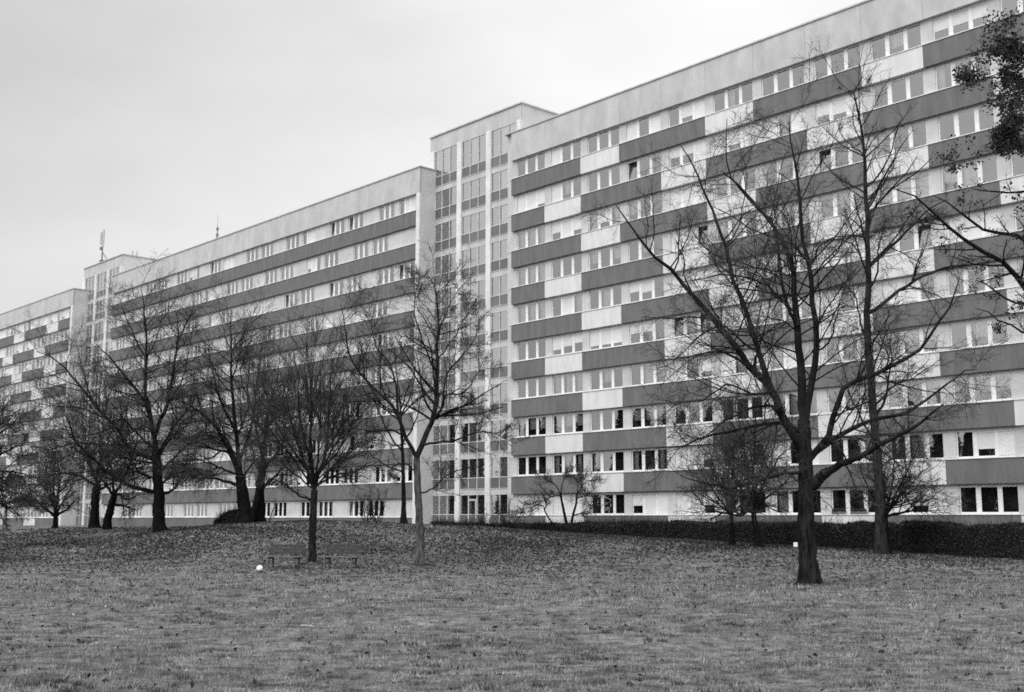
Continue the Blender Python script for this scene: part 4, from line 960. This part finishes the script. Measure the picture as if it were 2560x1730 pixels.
hedge('hedge', [fp(14, 6.2), fp(20, 6.6), fp(26, 6.9), fp(32, 7.0), fp(37.2, 7.0)], [.62, .9, 1.05, 1.2, 1.3], 1.0, 'second dark hedge row standing nearer the lawn, behind the large tree', 52, 42000)
hedge('hedge', [fp(36.2, 8.4), fp(40, 8.6), fp(46, 8.8), fp(52, 9)], [1.34, 1.36, 1.36, 1.36], 1.5, 'thick tall block of hedge at the right edge of the lawn', 53, 34000)
p = at(565, 1309, 67); q = at(606, 1308, 66)
hedge('evergreen_bush', [(p[0] - .6, p[1]), (p[0], p[1]), (q[0], q[1])], [.25, .6, .75], 1.0, 'low dark evergreen bush at the foot of the double trunk on the crest', 54, 5000, group=None)

# ------------------------------------------------------------------ benches, ball, small things
def bench(u, v, Y, yaw, label):
    b = at(u, v, Y); root = empty('park_bench', (b[0], b[1], gz(b[0], b[1])), yaw); tag(root, label, 'bench', 'park benches under the tree')
    L = .78
    s = MB()
    for i in range(4): s.box(-L, L, -.22 + i * .115, -.22 + i * .115 + .095, .43, .465)
    bevel(s.build('seat', M['bench_seat_lit'], root), .006)
    k = MB()
    for i in range(3):
        z = .55 + i * .125; y = .235 + i * .03
        k.box(-L, L, y, y + .03, z, z + .105)
    bevel(k.build('backrest', M['bench_wood'], root), .006)
    for x in (-L + .2, L - .2):
        g_ = MB(); g_.box(x - .03, x + .03, -.20, -.14, -.1, .43); g_.box(x - .03, x + .03, .16, .22, -.1, .43); g_.box(x - .028, x + .028, -.14, .16, .36, .43)
        g_.bar((x, .20, .42), (x, .30, .80), .016, 6)
        g_.build('leg', M['bench_leg'], root)
    return root
bench(850, 1426, 44.6, R(-22), 'dark park bench with slatted backrest right of the tree on the lawn')
bench(708, 1424, 45, R(-20), 'dark park bench left of the tree, nearer the white ball')

def icoball(name, r, mat, u, v, Y, label, cat):
    import bmesh
    bm = bmesh.new(); bmesh.ops.create_icosphere(bm, subdivisions=3, radius=r); me = bpy.data.meshes.new(name)
    # panel seams of a football pressed into the surface
    seeds = [Vector(c).normalized() for c in [(0, 1, 1.618), (0, -1, 1.618), (0, 1, -1.618), (0, -1, -1.618), (1, 1.618, 0), (-1, 1.618, 0), (1, -1.618, 0), (-1, -1.618, 0), (1.618, 0, 1), (-1.618, 0, 1), (1.618, 0, -1), (-1.618, 0, -1)]]
    for vv in bm.verts:
        n_ = vv.co.normalized(); ds = sorted(-n_.dot(s_) for s_ in seeds)
        if abs(ds[0] - ds[1]) < .03: vv.co *= .975
    bm.to_mesh(me); bm.free()
    for p_ in me.polygons: p_.use_smooth = True
    b = at(u, v, Y); o = link_mesh(name, me, mat, None, (b[0], b[1], gz(b[0], b[1]) + r * .9)); return tag(o, label, cat)
icoball('football', .115, M['ball'], 649, 1430, 42, 'white ball lying on the grass in front of the left bench', 'ball')
b = at(1989, 1368, 50.5); root = empty('utility_box', (b[0], b[1], gz(b[0], b[1]))); tag(root, 'small white box on a short post at the foot of the hedge', 'utility box')
m_ = MB(); m_.box(-.085, .085, -.06, .06, .12, .31); bevel(m_.build('housing', M['box_white'], root), .01); m_ = MB(); m_.bar((0, 0, -.1), (0, 0, .12), .025); m_.build('post', M['metal'], root)

# pale fallen twig and a few dropped branches on the lawn
def fallen_branch(u, v, Y, yaw, L, mat, label, seed):
    b = at(u, v, Y); z = gz(b[0], b[1]); rg = np.random.default_rng(seed)
    d = np.array([[math.cos(yaw), math.sin(yaw), .04]]); P, Rr = grow(rg, np.array([[0, 0, .03]]), d, np.array([L]), np.array([.009]), np.array([.004]), 7, .09, -.004)
    s_, d_, L_, r_ = spawn(rg, P, Rr, 3, .3, .9, 40, 6, .4, .3, .05); P2_, R2_ = grow(rg, s_, d_, L_, np.full(3, .005), np.full(3, .003), 4, .08, 0)
    V, F = tubes(P, Rr, 5); V2_, F2_ = tubes(P2_, R2_, 4); V2_[:, 2] = np.maximum(V2_[:, 2], .01)
    o = link_mesh('fallen_twig', np_mesh('fallen_twig', np.concatenate([V, V2_]), [np.concatenate([F, F2_ + len(V)])]), mat, None, (b[0], b[1], z)); tag(o, label, 'twig')
M['dead_wood'] = material('dead_wood', .35, .5, scale=8)
fallen_branch(752, 1565, 18.2, R(-12), .24, M['dead_wood'], 'short pale broken twig lying on the open grass', 3)

# window boxes on a ground floor sill, things seen behind ground floor panes
def on_facade(x, y, z):
    m4 = Matrix.Translation((B0[0], B0[1], 0)) @ Matrix.Rotation(TH - math.pi / 2, 4, 'Z'); return m4 @ Vector((x, y, z))
x0 = 7 * BAY + PW + .15
for i, (a, w_) in enumerate(((x0, .75), (x0 + 1.15, .95))):
    c = on_facade(a + w_ / 2, .06, sill(10) + .013); root = empty('flower_box', c, TH - math.pi / 2)
    tag(root, ['flower box with dark plants on the ground floor sill right of the large trunk', 'longer flower box with dark plants on the ground floor sill, right of the first'][i], 'flower box', 'flower boxes on the sill')
    m_ = MB(); m_.box(-w_ / 2, w_ / 2, -.09, .09, 0, .15); bevel(m_.build('trough', M['metal'], root), .01)
    rng = np.random.default_rng(60 + i); C = np.c_[rng.uniform(-w_ / 2, w_ / 2, 500), rng.normal(0, .06, 500), .16 + np.abs(rng.normal(0, .07, 500))]
    LV, LF = leaf_quads(C, rng.uniform(.02, .045, 500), up=1); link_mesh('plants', np_mesh('plants', LV, [LF]), M['planter_plant'], root)
for i, (x, k, lab) in enumerate(((2 * BAY + PW + 1.55, 9, 'pale candle arch in the darkest first floor window of the nearest block'), (3 * BAY + PW + 1.6, 9, 'pale candle arch in the first floor window one bay further right'))):
    c = on_facade(x, .36, sill(k) + .09); m_ = MB()
    for j in range(12):
        a0, a1 = math.pi * j / 12, math.pi * (j + 1) / 12
        m_.bar((.24 * math.cos(a0), 0, .25 * math.sin(a0)), (.24 * math.cos(a1), 0, .25 * math.sin(a1)), .03, 6)
    m_.box(-.27, .27, -.04, .04, -.04, 0); m_.box(-.09, .09, -.02, .02, .0, .14)
    o = m_.build('candle_arch', M['metal_pale'], None, c); o.rotation_euler = (0, 0, TH - math.pi / 2); tag(o, lab, 'ornament', 'candle arches in the windows')

# ------------------------------------------------------------------ roof masts
def on_roof(p, th, s, y, z):
    return Matrix.Translation((p[0], p[1], 0)) @ Matrix.Rotation(th - math.pi / 2, 4, 'Z') @ Vector((s, y, z))
ZT = EYE + 31.9
c = on_roof(MPT, MTH, -70.0, 3.0, ZT - .02)
root = empty('antenna_mast', c, MTH - math.pi / 2); tag(root, 'tall antenna mast with panel aerials and a dish on the far stair tower roof', 'antenna mast', 'roof masts')
m_ = MB(); m_.bar((0, 0, 0), (0, 0, 3.0), .09); m_.bar((.1, 0, 2.0), (.1, 0, 5.2), .05); m_.bar((.1, 0, 2.2), (1.7, .3, 0), .03, 6); m_.bar((.1, 0, 2.2), (1.1, 1.2, 0), .03, 6); m_.box(-.3, .3, -.3, .3, 0, .1); m_.build('mast', M['metal'], root)
for x, z0_, z1_ in ((-.35, 3.2, 5.0), (-.62, 3.4, 4.9), (.28, 3.0, 5.1)):
    m_ = MB(); m_.box(x - .09, x + .09, -.08, .06, z0_, z1_); m_.bar((x, .02, z0_ + .3), (.1, .02, z0_ + .3), .025, 6); m_.bar((x, .02, z1_ - .3), (.1, .02, z1_ - .3), .025, 6)
    m_.build('panel_antenna', M['metal_pale'], root)
m_ = MB(); m_.bar((-.45, -.1, 2.75), (-.45, .02, 2.75), .24, 14, .2); m_.bar((-.45, .0, 2.75), (0, 0, 2.3), .03, 6); m_.build('dish', M['metal'], root)
m_ = MB(); m_.box(-.28, .28, -.22, .22, .5, 1.15); m_.build('equipment_box', M['metal'], root)
for s, h_, lab in ((-65.3, 1.9, 'taller thin roof rod on the far stair tower'), (-64.0, 1.6, 'shorter thin roof rod on the far stair tower, right of the taller')):
    c = on_roof(MPT, MTH, s, 5, ZT - .02); m_ = MB(); m_.bar((0, 0, 0), (0, 0, h_), .045); m_.box(-.12, .12, -.12, .12, 0, .06); o = m_.build('roof_rod', M['metal'], None, c); tag(o, lab, 'roof rod', 'thin roof rods')
ZM = EYE + 28.9
c = on_roof(MPT, MTH, -43.2, 5, ZM - .02); root = empty('antenna_mast', c); tag(root, 'slim pole aerial on the roof of the long banded slab', 'antenna mast', 'roof masts')
m_ = MB(); m_.bar((0, 0, 0), (0, 0, 3.6), .06); m_.bar((0, 0, 3.6), (0, 0, 5.4), .03, 6, .015); m_.box(-.25, .25, -.25, .25, 0, .08); m_.build('pole', M['metal'], root)
for z in (2.4, 2.8, 3.5): m_ = MB(); m_.box(-.13, .13, -.1, .1, z, z + .28); m_.build('aerial_box', M['metal'], root)
for s, h_, lab in ((-39.3, 1.0, 'small roof vent beside the slim pole aerial'), (-47.0, .95, 'small roof vent left of the slim pole aerial'), (-46.2, .95, 'small roof vent left of the slim pole aerial, the nearer of two')):
    c = on_roof(MPT, MTH, s, 4, ZM - .02); m_ = MB(); m_.bar((0, 0, 0), (0, 0, h_), .09); m_.bar((0, 0, h_), (0, 0, h_ + .15), .17, 10, .12); o = m_.build('roof_vent', M['metal_pale'], None, c); tag(o, lab, 'roof vent', 'roof vents')

# ------------------------------------------------------------------ woodland left of the lawn: seen only as the dark reflection in the lower windows
rg = np.random.default_rng(77); Vs = []; Fs = []; k = 0; rng = rg
for i in range(30):
    y = 14 + i * 3.9 + rg.normal(0, 1); x = -84 + rg.normal(0, 4) - abs(y - 70) * .02; h_ = rg.uniform(16.5, 20.5); z = gz(x, y)
    q = np.array([[x, y, z - .2], [x, y, z + h_ * .5], [x + rg.normal(0, .3), y, z + h_ * .97]]); v, f = tubes(q[None], np.array([[.25, .18, .03]]), 6); Vs.append(v); Fs.append(f); 
    n = 3800; t = rg.random(n) ** .8; rad = (1 - t) ** .8 * 3.4 + .15; az = rg.random(n) * 6.283; rr = rad * np.sqrt(rg.random(n))
    Cc = np.c_[x + np.cos(az) * rr, y + np.sin(az) * rr, z + .6 + t * (h_ - .6) - rr * .25]; v, f = leaf_quads(Cc, rg.uniform(.18, .4, n), up=.5)
    Vs.append(v); Fs.append(f)
    q = np.array([[x, y, z + .2], [x, y, z + h_ * .35], [x, y, z + h_ * .7], [x, y, z + h_ * .98]]); v, f = tubes(q[None], np.array([[2.5, 2.0, 1.1, .1]]), 9); Vs.append(v + rg.normal(0, .15, v.shape)); Fs.append(f)
tr_f = []; qd_f = []; k = 0
for v, f in zip(Vs, Fs):
    (qd_f if f.shape[1] == 4 else tr_f).append(f + k); k += len(v)
o = link_mesh('woodland', np_mesh('woodland', np.concatenate(Vs), [np.concatenate(tr_f), np.concatenate(qd_f)]), M['fir']); tag(o, 'dark conifer wood beyond the left side of the lawn', 'wood', kind='stuff')
